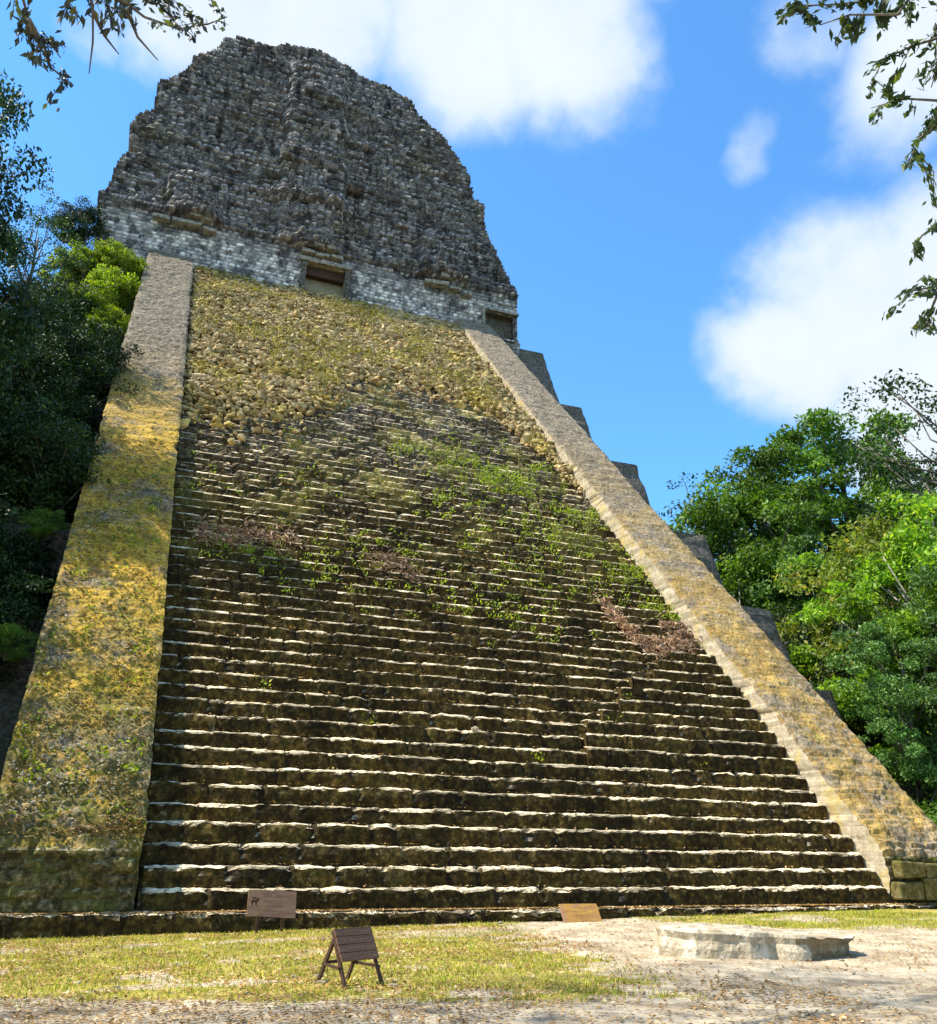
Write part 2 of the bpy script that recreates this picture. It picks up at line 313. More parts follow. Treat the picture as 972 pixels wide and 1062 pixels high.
# ground material: dirt / grass by attribute
def ground_mat():
    m = bpy.data.materials.new('ground_soil_and_turf'); m.use_nodes = True; nt = m.node_tree; nt.nodes.clear(); L = nt.links
    tc = N(nt, 'ShaderNodeTexCoord')
    def noise(s, d, off, st=(1, 1, 1)):
        mp = N(nt, 'ShaderNodeMapping'); L.new(tc.outputs['Object'], mp.inputs[0]); mp.inputs['Location'].default_value = (off, off, 0); mp.inputs['Scale'].default_value = st
        n = N(nt, 'ShaderNodeTexNoise'); L.new(mp.outputs[0], n.inputs['Vector']); n.inputs['Scale'].default_value = s; n.inputs['Detail'].default_value = d; n.inputs['Roughness'].default_value = .7; return n.outputs['Fac']
    at = N(nt, 'ShaderNodeAttribute', attribute_name='turf')
    dirt = mixc(nt, maprange(nt, noise(1.1, 8, 2), .35, .65), (.31, .24, .155), (.54, .45, .315))
    dirt = mixc(nt, maprange(nt, noise(9, 6, 5), .58, .68), dirt, (.17, .12, .065))
    dirt = mixc(nt, maprange(nt, noise(.6, 6, 15), .52, .66, 0, .6), dirt, (.22, .17, .11))
    turf = mixc(nt, maprange(nt, noise(1.6, 8, 8), .4, .6), (.24, .20, .035), (.38, .31, .07))
    turf = mixc(nt, maprange(nt, noise(5, 7, 9), .52, .62), turf, (.34, .25, .13))
    f = math_(nt, 'ADD', at.outputs['Fac'], math_(nt, 'MULTIPLY_ADD', noise(2.2, 7, 1), 1.2, -.6))
    c = mixc(nt, maprange(nt, f, .35, .65), dirt, turf)
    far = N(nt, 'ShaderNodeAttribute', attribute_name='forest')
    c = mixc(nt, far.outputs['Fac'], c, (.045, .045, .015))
    b = N(nt, 'ShaderNodeBsdfPrincipled'); L.new(c, b.inputs['Base Color']); b.inputs['Roughness'].default_value = .97; b.inputs['Specular IOR Level'].default_value = .15
    bp = N(nt, 'ShaderNodeBump'); bp.inputs['Strength'].default_value = .7; bp.inputs['Distance'].default_value = .04; L.new(noise(12, 8, 4), bp.inputs['Height']); L.new(bp.outputs[0], b.inputs['Normal'])
    o = N(nt, 'ShaderNodeOutputMaterial'); L.new(b.outputs[0], o.inputs[0]); return m

# ------------------------------------------------------------------ ground
def gz(x, y):
    x = np.asarray(x, float); y = np.asarray(y, float)
    t = sstep(y, -12, 0) * np.clip((x - 8) * .014, -.14, .16)
    return t + .035 * fbm(x * .5, y * .5, seed=3) * np.exp(-((x - 8) / 40) ** 2)
def turf(x, y):
    x = np.asarray(x, float); y = np.asarray(y, float)
    n = fbm(x * .9, y * .9, seed=9) * .7
    front = sstep(y + .30 * x + n * 1.2, -9.9, -8.9)                # south edge
    bx = 6.2 + .22 * np.clip(y + 8.5, -3, 9) * 1.0
    left = 1 - sstep(x + n * .9, bx - .5, bx + .5)
    band = 1 - sstep(x - 7.2, -1, 5) * 0
    right = sstep(x + n, 10.6, 12.6) * sstep(y + n * .5 + (x - 12) * .32, -3.6, -2.6)
    trod = 1 - .8 * np.exp(-((y + 1.5) / .5) ** 2) * sstep(x, 4.0, 6.0) * (1 - sstep(x, 11, 13))
    trod2 = (1 - .8 * sstep(n, .14, .30)) * (1 - .6 * sstep(fbm(x * .8 + 40, y * 1.6, seed=19), .16, .36))
    return np.clip(np.maximum(front * left, right) * trod * trod2, 0, 1)
def axis(lo, hi, st, far, g=1.35):
    a = list(np.arange(lo, hi, st)); s = st; 
    while a[-1] < far: s *= g; a.append(a[-1] + s)
    s = st; b = [a[0]]
    while b[-1] > -far: s *= g; b.append(b[-1] - s)
    return np.array(b[:0:-1] + a)
gx, gy = axis(-9, 32, .14, 3000), axis(-16, 3, .12, 3000)
GX, GY = np.meshgrid(gx, gy, indexing='ij'); GZ = gz(GX, GY) + .012 * fbm(GX * 4, GY * 4, seed=5)
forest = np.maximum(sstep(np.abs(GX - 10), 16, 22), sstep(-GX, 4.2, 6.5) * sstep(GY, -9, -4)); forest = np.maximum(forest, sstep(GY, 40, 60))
ground = obj('ground', np.stack([GX.ravel(), GY.ravel(), GZ.ravel()], 1), gridF(len(gx), len(gy)), ground_mat(), smooth=True, attrs={'turf': turf(GX, GY).ravel(), 'forest': forest.ravel()})
tag(ground, kind='structure')

# ------------------------------------------------------------------ the pyramid temple
H, D, Wd, Z0, NS = .4585, .42878, 20.07, .25, 86
S = H / D
ORG = (10.0, 0.0, 0.0)
root = empty('pyramid_temple', ORG)
tag(root, 'steep stone pyramid with wide mossy stairs between sloping walls and ruined temple on top', 'pyramid')

# staircase > step
stair_fill = MB()
n_ = NS
stair_fill.add([(x, y, z) for x in (-.05, Wd + .05) for (y, z) in ((.9, -.4), (.9, Z0 + .0), (NS * D + .5, Z0 + (NS - 1) * H - .1), (NS * D + .5, -.4))],
               [(0, 1, 2, 3), (7, 6, 5, 4), (0, 4, 5, 1), (1, 5, 6, 2), (2, 6, 7, 3), (0, 3, 7, 4)])
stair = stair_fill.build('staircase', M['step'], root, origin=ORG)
jog = {9: 12.4, 10: 12.6, 11: 12.9, 12: 13.7, 13: 14.6, 14: 14.9, 15: 15.6, 16: 16.8, 17: 17.3, 18: 18.1}
rg = np.random.RandomState(4)
def make_step(k, x0, x1, yf, zb, zt, depth, amp=1.0, rnd_=.03):
    nx = int((x1 - x0) / .07) + 1
    xs = np.linspace(x0, x1, nx)
    prof = [(0, -.06), (0, .15), (0, .38), (0, .60), (0, .80), (0, 1 - .11), (.03, 1 - .03), (.085, 1.0), (.16, 1.0), (.27, 1.0), (1, 1.0)]
    pv = []
    # stone joints
    jx = [x0]; 
    while jx[-1] < x1: jx.append(jx[-1] + rg.uniform(.45, 1.5))
    jx = np.array(jx); idx = np.searchsorted(jx, xs) 
    rb = rg.uniform(-1, 1, len(jx) + 2)
    blk = rb[idx]; rb2 = rg.uniform(-1, 1, len(jx) + 2)[idx]
    dj = np.min(np.abs(xs[:, None] - jx[None]), 1); gw = rg.choice([.04, .05, .07, .16], len(jx) + 2)[idx]; gap = np.exp(-(dj / gw) ** 2) * (rg.uniform(0, 1, len(jx) + 2)[idx] > .35) * (1 + (gw > .1) * .9)
    for i, (a, b) in enumerate(prof):
        z = zb + b * (zt - zb) if b < .95 else zt - (1 - b) * .46
        y = yf + (a * .8 if a < .3 else depth)
        yy = np.full(nx, y); zz = np.full(nx, z)
        wob = fbm(xs * .35, np.full(nx, k * 3.3), seed=1, o=3)
        fine = fbm(xs * 2.3, np.full(nx, k * 7.7 + i * .35), seed=2, o=3)
        vf = vnoise(xs * 9, np.full(nx, k * 3.7 + i * .6), seed=6)
        if a < .3:
            yy += amp * (.05 * wob + .022 * blk + .055 * fine + .022 * vf + .05 * gap * (b > .5)) - .018 * math.sin(min(b, 1) * 2.6) + (rnd_ * (1 + .8 * fine + .5 * blk) * max(0, (b - .45) / .55) ** 1.5)
        if b > .8:
            zz += amp * (.035 * wob + .014 * rb2 + .045 * fine + .018 * vf - .055 * gap * (a < .2))
            if a > .1: zz += .01
        pv.append(np.stack([xs, yy, zz], 1))
    V = np.stack(pv, 1).reshape(-1, 3)                       # (nx, np)
    bl_ = np.clip(.5 + .33 * blk + .15 * wob, 0, 1) * np.clip(1 - .6 * gap, .1, 1)
    return V, gridF(nx, len(prof)), np.repeat(bl_, len(prof))
for k in range(1, NS + 1):
    yf = k * D + rg.uniform(-.03, .03); zt = Z0 + k * H + rg.uniform(-.025, .025); zb = Z0 + k * H - H - .03
    amp = 1.0 + .6 * min(1, max(0, (k - 25) / 15))
    rn = .03 + .055 * min(1, max(0, (k - 16) / 26))
    if k in jog:
        xj = jog[k]
        V1, F1, A1 = make_step(k, 0, xj, yf, zb, zt, D + .25, amp, rn)
        V2, F2, A2 = make_step(k + 200, xj, Wd, yf - .12, zb + .10, zt + .12, D + .37, amp, rn)
        # cheek between the two levels
        c0 = len(V1) + len(V2)
        ch = np.array([(xj, yf - .12, zb), (xj, yf - .12, zt + .11), (xj, yf + D + .2, zt + .11), (xj, yf + D + .2, zb)])
        V = np.concatenate([V1, V2, ch]); F = np.concatenate([F1, F2 + len(V1), np.array([[c0, c0 + 1, c0 + 2, c0 + 3]])]); AA = np.concatenate([A1, A2, [.6] * 4])
    else:
        V, F, AA = make_step(k, 0, Wd, yf, zb, zt, D + .25, amp, rn)
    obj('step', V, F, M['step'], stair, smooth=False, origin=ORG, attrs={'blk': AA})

# plinth along the foot
V, F, AA = make_step(500, -9.0, 27, .0, -.45, Z0, D + 1.1, 1.1)
obj('plinth', V, F, M['step'], root, origin=ORG, attrs={'blk': AA})

# rubble zone over the upper third
RB = [(0, 19.3), (1.9, 18.8), (4.7, 19.9), (7.85, 23.0), (8.6, 24.9), (11.1, 26.4), (14.2, 26.3), (15.9, 25.8), (17.5, 25.0), (18.6, 23.0), (19.5, 19.5), (20.1, 17.2)]
RBx, RBy = zip(*RB)
nu, nv = 140, 170
xs = np.linspace(0.02, Wd - .02, nu)
U, T = np.meshgrid(xs, np.linspace(0, 1, nv), indexing='ij')
yb = np.interp(U, RBx, RBy) + .5 * fbm(U * .8, U * 0, seed=6)
Y = yb + (37.46 - yb) * T
edge = np.minimum(1, T * (37.46 - yb) / 1.4)
hgt = -.34 + edge * (.42 + .22 * fbm(U * .7, Y * .9, seed=7) + .20 * fbm(U * 2.6, Y * 3.0, seed=8))
Zr = Z0 + S * Y + hgt * .8; Yr = Y - hgt * .45
obj('rubble_slope', np.stack([U.ravel(), Yr.ravel(), Zr.ravel()], 1), gridF(nu, nv), M['soil'], root, origin=ORG)
n = 21000
px = rg.uniform(.1, Wd - .1, n); yb1 = np.interp(px, RBx, RBy) + .5 * fbm(px * .8, px * 0, seed=6) - 2.2 * rg.rand(n) ** 5; py = yb1 + (37.3 - yb1) * rg.rand(n); py = np.where(rg.rand(n) < .6, np.floor(py / D) * D + .15 + .06 * rg.normal(size=n) + .1 * fbm(px * .6, py * .3, seed=14), py)
h = .22 * fbm(px * .7, py * .9, seed=7) + .25 + rg.uniform(-.2, .12, n)
ed = np.minimum(1, (py - yb1) / 1.0)
P = np.stack([px, py - h * .45 * ed, Z0 + S * py + h * .8 * ed], 1)
V, F = stones(P, rg.gamma(2.6, .023, n) + .055, 11)
tag(obj('loose_rubble', V, F, M['rubble'], root, origin=ORG), kind='stuff')

# balustrades
def courses(x, z, ch=.33, seed=0):
    zz = z + .06 * fbm(x * .5, z * .5, seed=seed + 50)
    row = np.floor(zz / ch); fz = zz / ch - row
    wdt = .42 + .35 * hsh(row, row * 0, row * 0, seed); xx = x / wdt + hsh(row, row * 0 + 3, row * 0, seed) * 7
    cl = np.floor(xx); fx_ = xx - cl
    r = hsh(row, cl, row * 0 + 1, seed) * 2 - 1
    ed = np.minimum(np.minimum(fz, 1 - fz) * ch, np.minimum(fx_, 1 - fx_) * wdt)
    return r, ed
def balustrade(name, x0, x1, off, yb, mat, side_mat, face_mat, seed, lumpy=1.0):
    """sloping wall between x0 and x1, face 'off' above the nosing line, vertical foot at yb"""
    ztop_f = Z0 + off + S * yb
    path = []
    nf = 26
    for i in range(nf): path.append((yb, Z0 - .02 + (ztop_f - Z0 - .1) * i / (nf - 1), 0))
    ys = np.arange(yb + .08, 37.2, .08)
    for y in ys: path.append((y, Z0 + off + S * y, 1))
    path.append((37.6, Z0 + off + S * 37.2, 1))
    path = np.array(path); nP = len(path)
    xs = np.linspace(x0, x1, 34); nX = len(xs)
    A, B = np.meshgrid(np.arange(nP), np.arange(nX), indexing='ij')
    PY = path[A, 0]; PZ = path[A, 1]; PX = xs[B]
    sN = np.where(path[A, 2] > .5, 1, 0); ny = np.where(sN, -.73, -1.0); nzz = np.where(sN, .68, 0.0)
    d = lumpy * (.06 * fbm(PX * .5, PY * .5, PZ * .5, seed=seed) + .075 * fbm(PX * 2.6, PY * 2.6, PZ * 2.6, seed=seed + 1))
    low = np.exp(-np.clip(PZ - 1.5, 0, 99) / 3.5); d = d * (1 + .9 * low) + 0 * (hsh(np.floor(PZ / .21), np.floor(PX / .37 + 5 * hsh(np.floor(PZ / .21), PX * 0, PX * 0, 3)), PX * 0, seed) - .5)
    fold = np.abs(A - nf) < 2; d = d - .05 * fold
    wob = .05 * fbm(PY * .45, PZ * .45, seed=seed + 11) + .05 * fbm(PY * 2.6, PZ * 2.6, seed=seed + 12) - .09 * np.clip(fbm(PY * 1.1, PZ * 1.1, seed=seed + 13) - .25, 0, 1) * 3
    tE = np.clip((PX - (x0 + x1) / 2) / ((x1 - x0) / 2), -1, 1); PX = PX + np.sign(tE) * np.abs(tE) ** 6 * wob
    d = d - .07 * np.abs(tE) ** 16
    V = np.stack([PX, PY + ny * d, PZ + nzz * d], -1)
    arc = np.concatenate([[0], np.cumsum(np.linalg.norm(np.diff(path[:, :2], axis=0), axis=1))])[A]
    cr_, ce_ = courses(PX + 3.3 * seed, arc, .27, seed)
    d2 = (.014 + .02 * low) * cr_ - (.012 + .02 * low) * (ce_ < .05) + .05 * low * fbm(PX * 5, arc * 5, seed=seed + 9); V = V + np.stack([PX * 0, ny * d2, nzz * d2], -1); Vt = V.reshape(-1, 3)
    bk = (np.clip(.5 + .40 * cr_ + .25 * fbm(PX * .9, arc * .9, seed=seed + 8), 0, 1) * np.where(ce_ < .05, .55, 1)).ravel()
    Ft = gridF(nP, nX)
    rows = Ft[:, 0] // nX
    part_top = obj(name, Vt, Ft[rows >= nf - 1], mat, root, origin=ORG, attrs={'blk': bk})
    obj('foot_wall', Vt, Ft[rows < nf - 1], face_mat, part_top, origin=ORG, attrs={'blk': bk})
    # side walls
    for xi, xx, nm, sm in ((0, x0, 'side', side_mat[0]), (nX - 1, x1, 'side', side_mat[1])):
        edge = V[:, xi]; nd = 9; rows_ = []
        for q in range(nd):
            t = (q / (nd - 1)) ** 1.6 * 8.0
            dx = .03 * fbm(edge[:, 1] * 2.2 + t, edge[:, 2] * 2.2, seed=seed + 5) * (1 if q else 0)
            rows_.append(np.stack([edge[:, 0] + dx, edge[:, 1] + t, edge[:, 2]], 1))
        SV = np.stack(rows_, 1).reshape(-1, 3)
        obj('side_wall', SV, gridF(nP, nd), sm, part_top, origin=ORG)
    return part_top
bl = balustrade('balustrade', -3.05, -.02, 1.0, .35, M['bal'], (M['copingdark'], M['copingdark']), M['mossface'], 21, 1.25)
bl['label'] = 'left sloping side wall, mossy and littered with small stones and leaves'
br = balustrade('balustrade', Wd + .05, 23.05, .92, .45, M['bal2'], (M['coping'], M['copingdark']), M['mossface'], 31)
br['label'] = 'right sloping side wall, ochre stained with a pale sunlit inner face'
# worn foot blocks of the right balustrade
mb = MB(); r2 = random.Random(5)
for (x, z, wx, hz) in ((20.6, .62, .9, .5), (21.6, .66, 1.0, .55), (22.55, .64, .8, .5), (20.75, 1.18, .9, .42), (21.75, 1.14, 1.0, .4), (22.5, 1.15, .8, .42)):
    mb.box((x, .40 + r2.uniform(-.05, .05), z), (wx, .5, hz), None, .035, r2)
M['mossblock'] = material('moss_block', [(.3, (.04, .03, .010)), (.5, (.12, .095, .03)), (.7, (.28, .23, .11))], 5, layers=[(1.5, .48, .62, (.13, .12, .015), None, .6)], bumps=((6, .7, .08),))
mb.build('foot_block', M['mossblock'], br, origin=ORG, bevel=.05)

# terraces: top z, corner x, front y at top
TE = [(39.95, 28.2, 38.0), (30.7, 27.0, 29.55), (23.8, 27.1, 23.1), (17.4, 27.35, 17.15), (12.15, 27.0, 12.2), (7.75, 26.2, 8.15)]
bot = [29.0, 22.2, 15.8, 10.6, 6.2, -.5]
for (zt, xc, yf), zb in zip(TE, bot):
    rc = .45; yback = 78.0; xl = 20.07 - xc
    def outline(e):
        o = [(xl - e, yback)]
        for i in range(7):
            t = math.pi + i / 6 * math.pi / 2; o.append((xl - e + rc + rc * math.cos(t), yf - e + rc + rc * math.sin(t)))
        for xx in np.linspace(xl + 2, xc - 2, 40): o.append((xx, yf - e))
        for i in range(7):
            t = 1.5 * math.pi + i / 6 * math.pi / 2; o.append((xc + e - rc + rc * math.cos(t), yf - e + rc + rc * math.sin(t)))
        for yy in np.linspace(yf + 2, yback, 60): o.append((xc + e, yy))
        return np.array(o)
    lv = []
    nz_ = max(6, int((zt - zb) / .35))
    for i in range(nz_ + 1):
        z = zb + (zt - zb) * i / nz_
        e = (zt - z) * .20
        if zt - z < .01: e = .02
        o = outline(e); nn = fbm(o[:, 0] * 1.1, o[:, 1] * 1.1, np.full(len(o), z * 1.3), seed=41)
        c = np.array([(xl + xc) / 2, (yf + yback) / 2]); dirs = o - c; dirs /= np.linalg.norm(dirs, axis=1)[:, None]
        o = o + dirs * nn[:, None] * .16
        lv.append(np.c_[o, np.full(len(o), z + .06 * nn * (i == nz_))])
    nO = len(lv[0]); V = np.concatenate(lv); F = gridF(len(lv), nO).tolist(); F.append(list(range(nz_ * nO, (nz_ + 1) * nO))); F.append([nO * (i + 1) - 1 if 0 else 0 for i in range(0)] or [0, nO - 1, 2 * nO - 1, nO])
    obj('terrace', V, F, M['terrace'], root, origin=ORG)

# sanctuary with its roof comb
SIL = [(-6.46, 37.71), (-6.5, 39.66), (-6.84, 44.2), (-6.43, 45.85), (-6.18, 48.83), (-5.54, 50.06), (-5.62, 52.26), (-5.35, 53.93), (-4.41, 54.84), (-4.4, 57.78), (-3.53, 59.06), (-2.47, 59.99), (-2.26, 61.52), (-0.2, 63.6), (0.3, 65.04), (1.18, 66.07), (2.57, 65.87), (3.63, 65.87), (4.74, 66.51), (6.63, 67.27), (8.51, 67.38), (10.23, 66.65), (11.43, 65.8), (12.85, 65.54), (14.54, 65.27), (16.41, 64.63), (17.74, 62.39), (19.49, 60.78), (20.81, 58.89), (21.66, 56.86), (22.21, 54.54), (22.93, 54.45), (23.13, 50.76), (24.17, 48.41), (25.37, 46.15), (25.55, 45.2), (25.52, 37.71)]
def inpoly(x, z, poly):
    r = np.zeros(x.shape, bool); j = len(poly) - 1
    for i in range(len(poly)):
        xi, zi = poly[i]; xj, zj = poly[j]
        c = ((zi > z) != (zj > z)) & (x < (xj - xi) * (z - zi) / (zj - zi + 1e-12) + xi); r ^= c; j = i
    return r
DOOR = (8.05, 10.98, 40.0, 42.95)
NICHE = (22.55, 25.2, 40.2, 42.35)
st = .125
tx = np.arange(-7.6, 26.6, st); tz = np.arange(38.2, 68.2, st)
TX, TZ = np.meshgrid(tx, tz, indexing='ij')
r, ed = courses(TX, TZ, .31, 3)
upper = sstep(TZ + .5 * fbm(TX * .5, TZ * .5, seed=60), 43.9, 44.6)
g = (.04 + .07 * upper) * r - (.05 + .11 * upper) * (ed < .07) 
g = g + upper * (.30 * fbm(TX * .5, TZ * .7, seed=61) + .06 * fbm(TX * 3.1, TZ * 3.1, seed=62)) + .04 * fbm(TX * 2, TZ * 2, seed=63)
def relief(x0, x1, z0, z1, d, soft=.25, er=.6, sd=0):
    n1_ = er * fbm(TX * .9, TZ * .9, seed=70 + sd)
    return d * sstep(TX + n1_, x0 - soft, x0 + soft) * (1 - sstep(TX + n1_, x1 - soft, x1 + soft)) * sstep(TZ + n1_, z0 - soft, z0 + soft) * (1 - sstep(TZ + n1_, z1 - soft, z1 + soft))
g = g + relief(5.6, 10.6, 44.2, 64.6, .55, .2, .4, 1) + relief(5.2, 10.9, 52.6, 54.2, .6, .2, .4, 2) + relief(5.0, 11.0, 48.6, 50.0, .6, .2, .4, 3) + relief(5.8, 10.0, 57, 58.2, .4, .25, .4, 4) + relief(7, 9.6, 44, 49, .4, .2, .5, 5) + relief(6.6, 9.8, 60.5, 62.5, .4, .2, .5, 15)
g = g + relief(-2.4, 1.6, 44.3, 48.6, .8, .2, .5, 6) + relief(-1.4, .8, 44.0, 46.4, .45, .2, .5, 7) + relief(17.0, 21.2, 44.3, 48.8, .8, .2, .5, 8) + relief(18.0, 20.2, 43.8, 46.6, .45, .2, .5, 9)
for z_, d_, sd in ((44.35, .22, 10), (48.9, .16, 11), (51.9, .14, 12), (56.3, .12, 13), (60.4, .12, 14)):
    g = g + relief(-9, 30, z_, z_ + .7, d_, .1, .35, sd)
g = g + relief(4.4, 5.7, 50.5, 51.2, -.5, .1, .3, 16) + relief(10.9, 12.3, 51.0, 51.9, -.8, .1, .3, 17) + relief(12.0, 13.2, 56, 56.8, -.5, .1, .3, 18)
setb = np.where(TZ > 45.5, .3 * sstep(TZ, 45.2, 45.9) + .12 * (TZ - 45.5), 0)
TY = 37.5 + setb - g
jx_ = TX + .40 * fbm(TX * .6, TZ * .6, seed=80) + .16 * r; jz_ = TZ + .35 * fbm(TX * .6, TZ * .6, seed=82) + .12 * r
cx_, cz_ = jx_[:-1, :-1] + st / 2, jz_[:-1, :-1] + st / 2
rx_, rz_ = TX[:-1, :-1] + st / 2, TZ[:-1, :-1] + st / 2
msk = inpoly(cx_, cz_, SIL) | (inpoly(rx_, rz_, SIL) & (rz_ < 43))
for (a, b, c, d) in (DOOR, NICHE): msk &= ~((rx_ > a) & (rx_ < b) & (rz_ > c) & (rz_ < d))
for _ in range(3):
    pm = np.pad(msk, 1); nb_ = sum(pm[1 + a:1 + a + msk.shape[0], 1 + b:1 + b + msk.shape[1]].astype(int) for a in (-1, 0, 1) for b in (-1, 0, 1) if (a, b) != (0, 0))
    msk = msk & (nb_ >= 4)
nX, nZ = TX.shape; nV = nX * nZ
thk = 9.0 - 6.0 * sstep(TZ, 45, 66)
VF = np.stack([TX, TY, TZ], -1).reshape(-1, 3); VB = np.stack([TX, 37.5 + setb + thk, TZ], -1).reshape(-1, 3)
I, J = np.nonzero(msk); a = I * nZ + J
Ff = np.stack([a, a + nZ, a + nZ + 1, a + 1], 1)
Fb = (Ff + nV)[:, ::-1]
sides = []
mp = np.zeros((msk.shape[0] + 2, msk.shape[1] + 2), bool); mp[1:-1, 1:-1] = msk
for (di, dj, e0, e1) in ((-1, 0, (0, 1), (0, 0)), (1, 0, (1, 0), (1, 1)), (0, -1, (0, 0), (1, 0)), (0, 1, (1, 1), (0, 1))):
    nb = mp[1 + di:1 + di + msk.shape[0], 1 + dj:1 + dj + msk.shape[1]]
    I2, J2 = np.nonzero(msk & ~nb); p0 = (I2 + e0[0]) * nZ + J2 + e0[1]; p1 = (I2 + e1[0]) * nZ + J2 + e1[1]
    inner = (((I2 + .5) * st + tx[0] > 7.5) & ((I2 + .5) * st + tx[0] < 11.5) & (J2 * st + tz[0] < 44)) | (((I2 + .5) * st + tx[0] > 22) & ((I2 + .5) * st + tx[0] < 25.3) & (J2 * st + tz[0] < 43))
    p0 = p0[~inner]; p1 = p1[~inner]
    sides.append(np.stack([p0, p1, p1 + nV, p0 + nV], 1))
F = np.concatenate([Ff, Fb] + sides); V = np.concatenate([VF, VB])
bv = np.clip(.5 + .42 * r, 0, 1) * np.where(ed < .075, .25, 1) ; bv = np.concatenate([bv.ravel()] * 2)
used = np.unique(F); rm = np.zeros(len(V), int); rm[used] = np.arange(len(used))
sanct = obj('sanctuary', V[used], rm[F], M['temple'], root, origin=ORG, attrs={'blk': bv[used]})
# doorway: recess, lintel, jamb
def recess(name, x0, x1, z0, z1, dep, mat, parent, yo=37.35):
    V = [(x0, yo, z0), (x1, yo, z0), (x1, yo, z1), (x0, yo, z1), (x0, yo + dep, z0), (x1, yo + dep, z0), (x1, yo + dep, z1), (x0, yo + dep, z1)]
    return obj(name, V, [(0, 4, 5, 1), (1, 5, 6, 2), (2, 6, 7, 3), (3, 7, 4, 0), (4, 7, 6, 5)], mat, parent, origin=ORG)
dr = recess('doorway', DOOR[0] - .06, DOOR[1] + .06, DOOR[2] - .1, DOOR[3] + .06, 1.0, M['door'], sanct)
r3 = random.Random(8)
mb = MB()
for (x, wx) in ((8.2, 1.5), (9.7, 1.4), (11.0, 1.1)): mb.box((x, 37.33, 43.2), (wx, .5, .34), None, .03, r3)
mb.build('lintel', M['mould'], dr, origin=ORG, bevel=.03)
for x, s_ in ((7.85, 1), (11.2, -1)):
    mb = MB()
    for q in range(7): mb.box((x + r3.uniform(-.03, .03), 37.36, 40.25 + q * .42), (.32 + r3.uniform(-.04, .04), .36, .40), None, .02, r3)
    mb.build('jamb', M['terrace'], dr, origin=ORG, bevel=.03)
obj('inner_beam', *(lambda m: (m.V, m.F))(MB().box((9.5, 38.0, 42.55), (3.0, .5, .7))), M['wood_dark'], dr, origin=ORG)  # dark block put in for the shade under the lintel
nr = recess('doorway', NICHE[0] - .05, NICHE[1] + .05, NICHE[2] - .2, NICHE[3] + .06, .8, M['terrace'], sanct)
mb = MB(); mb.box((22.42, 37.3, 41.3), (.22, .4, 2.5), None, .02, r3).box((23.9, 37.3, 42.5), (3.2, .4, .22), None, .02, r3)
mb.build('door_frame', M['mould'], nr, origin=ORG, bevel=.02)
# pale moulding stones that survive on the facade
for pts in ([(-2.6, 43.7, 1.2), (-1.4, 43.75, 1.0), (-.4, 43.8, 1.2), (.8, 43.6, 1.0), (-.3, 44.4, .9), (.5, 44.3, .5)], [(8.0, 43.75, 1.0), (9.1, 43.7, 1.1), (10.2, 43.8, 1.0), (8.8, 44.35, .8), (9.7, 44.3, .7), (9.0, 44.9, .6)], [(17.8, 43.6, 1.0), (18.8, 43.7, 1.1), (19.9, 43.5, 1.0), (18.9, 44.3, .8), (19.3, 44.9, .6), (20.9, 43.3, .8)]):
    mb = MB()
    for x, z, wx in pts: mb.box((x, 37.22 if z < 44 else 36.95, z), (wx * .96, .7, .30), None, .05, r3)
    mb.build('moulding', M['mould'], sanct, origin=ORG, bevel=.04)
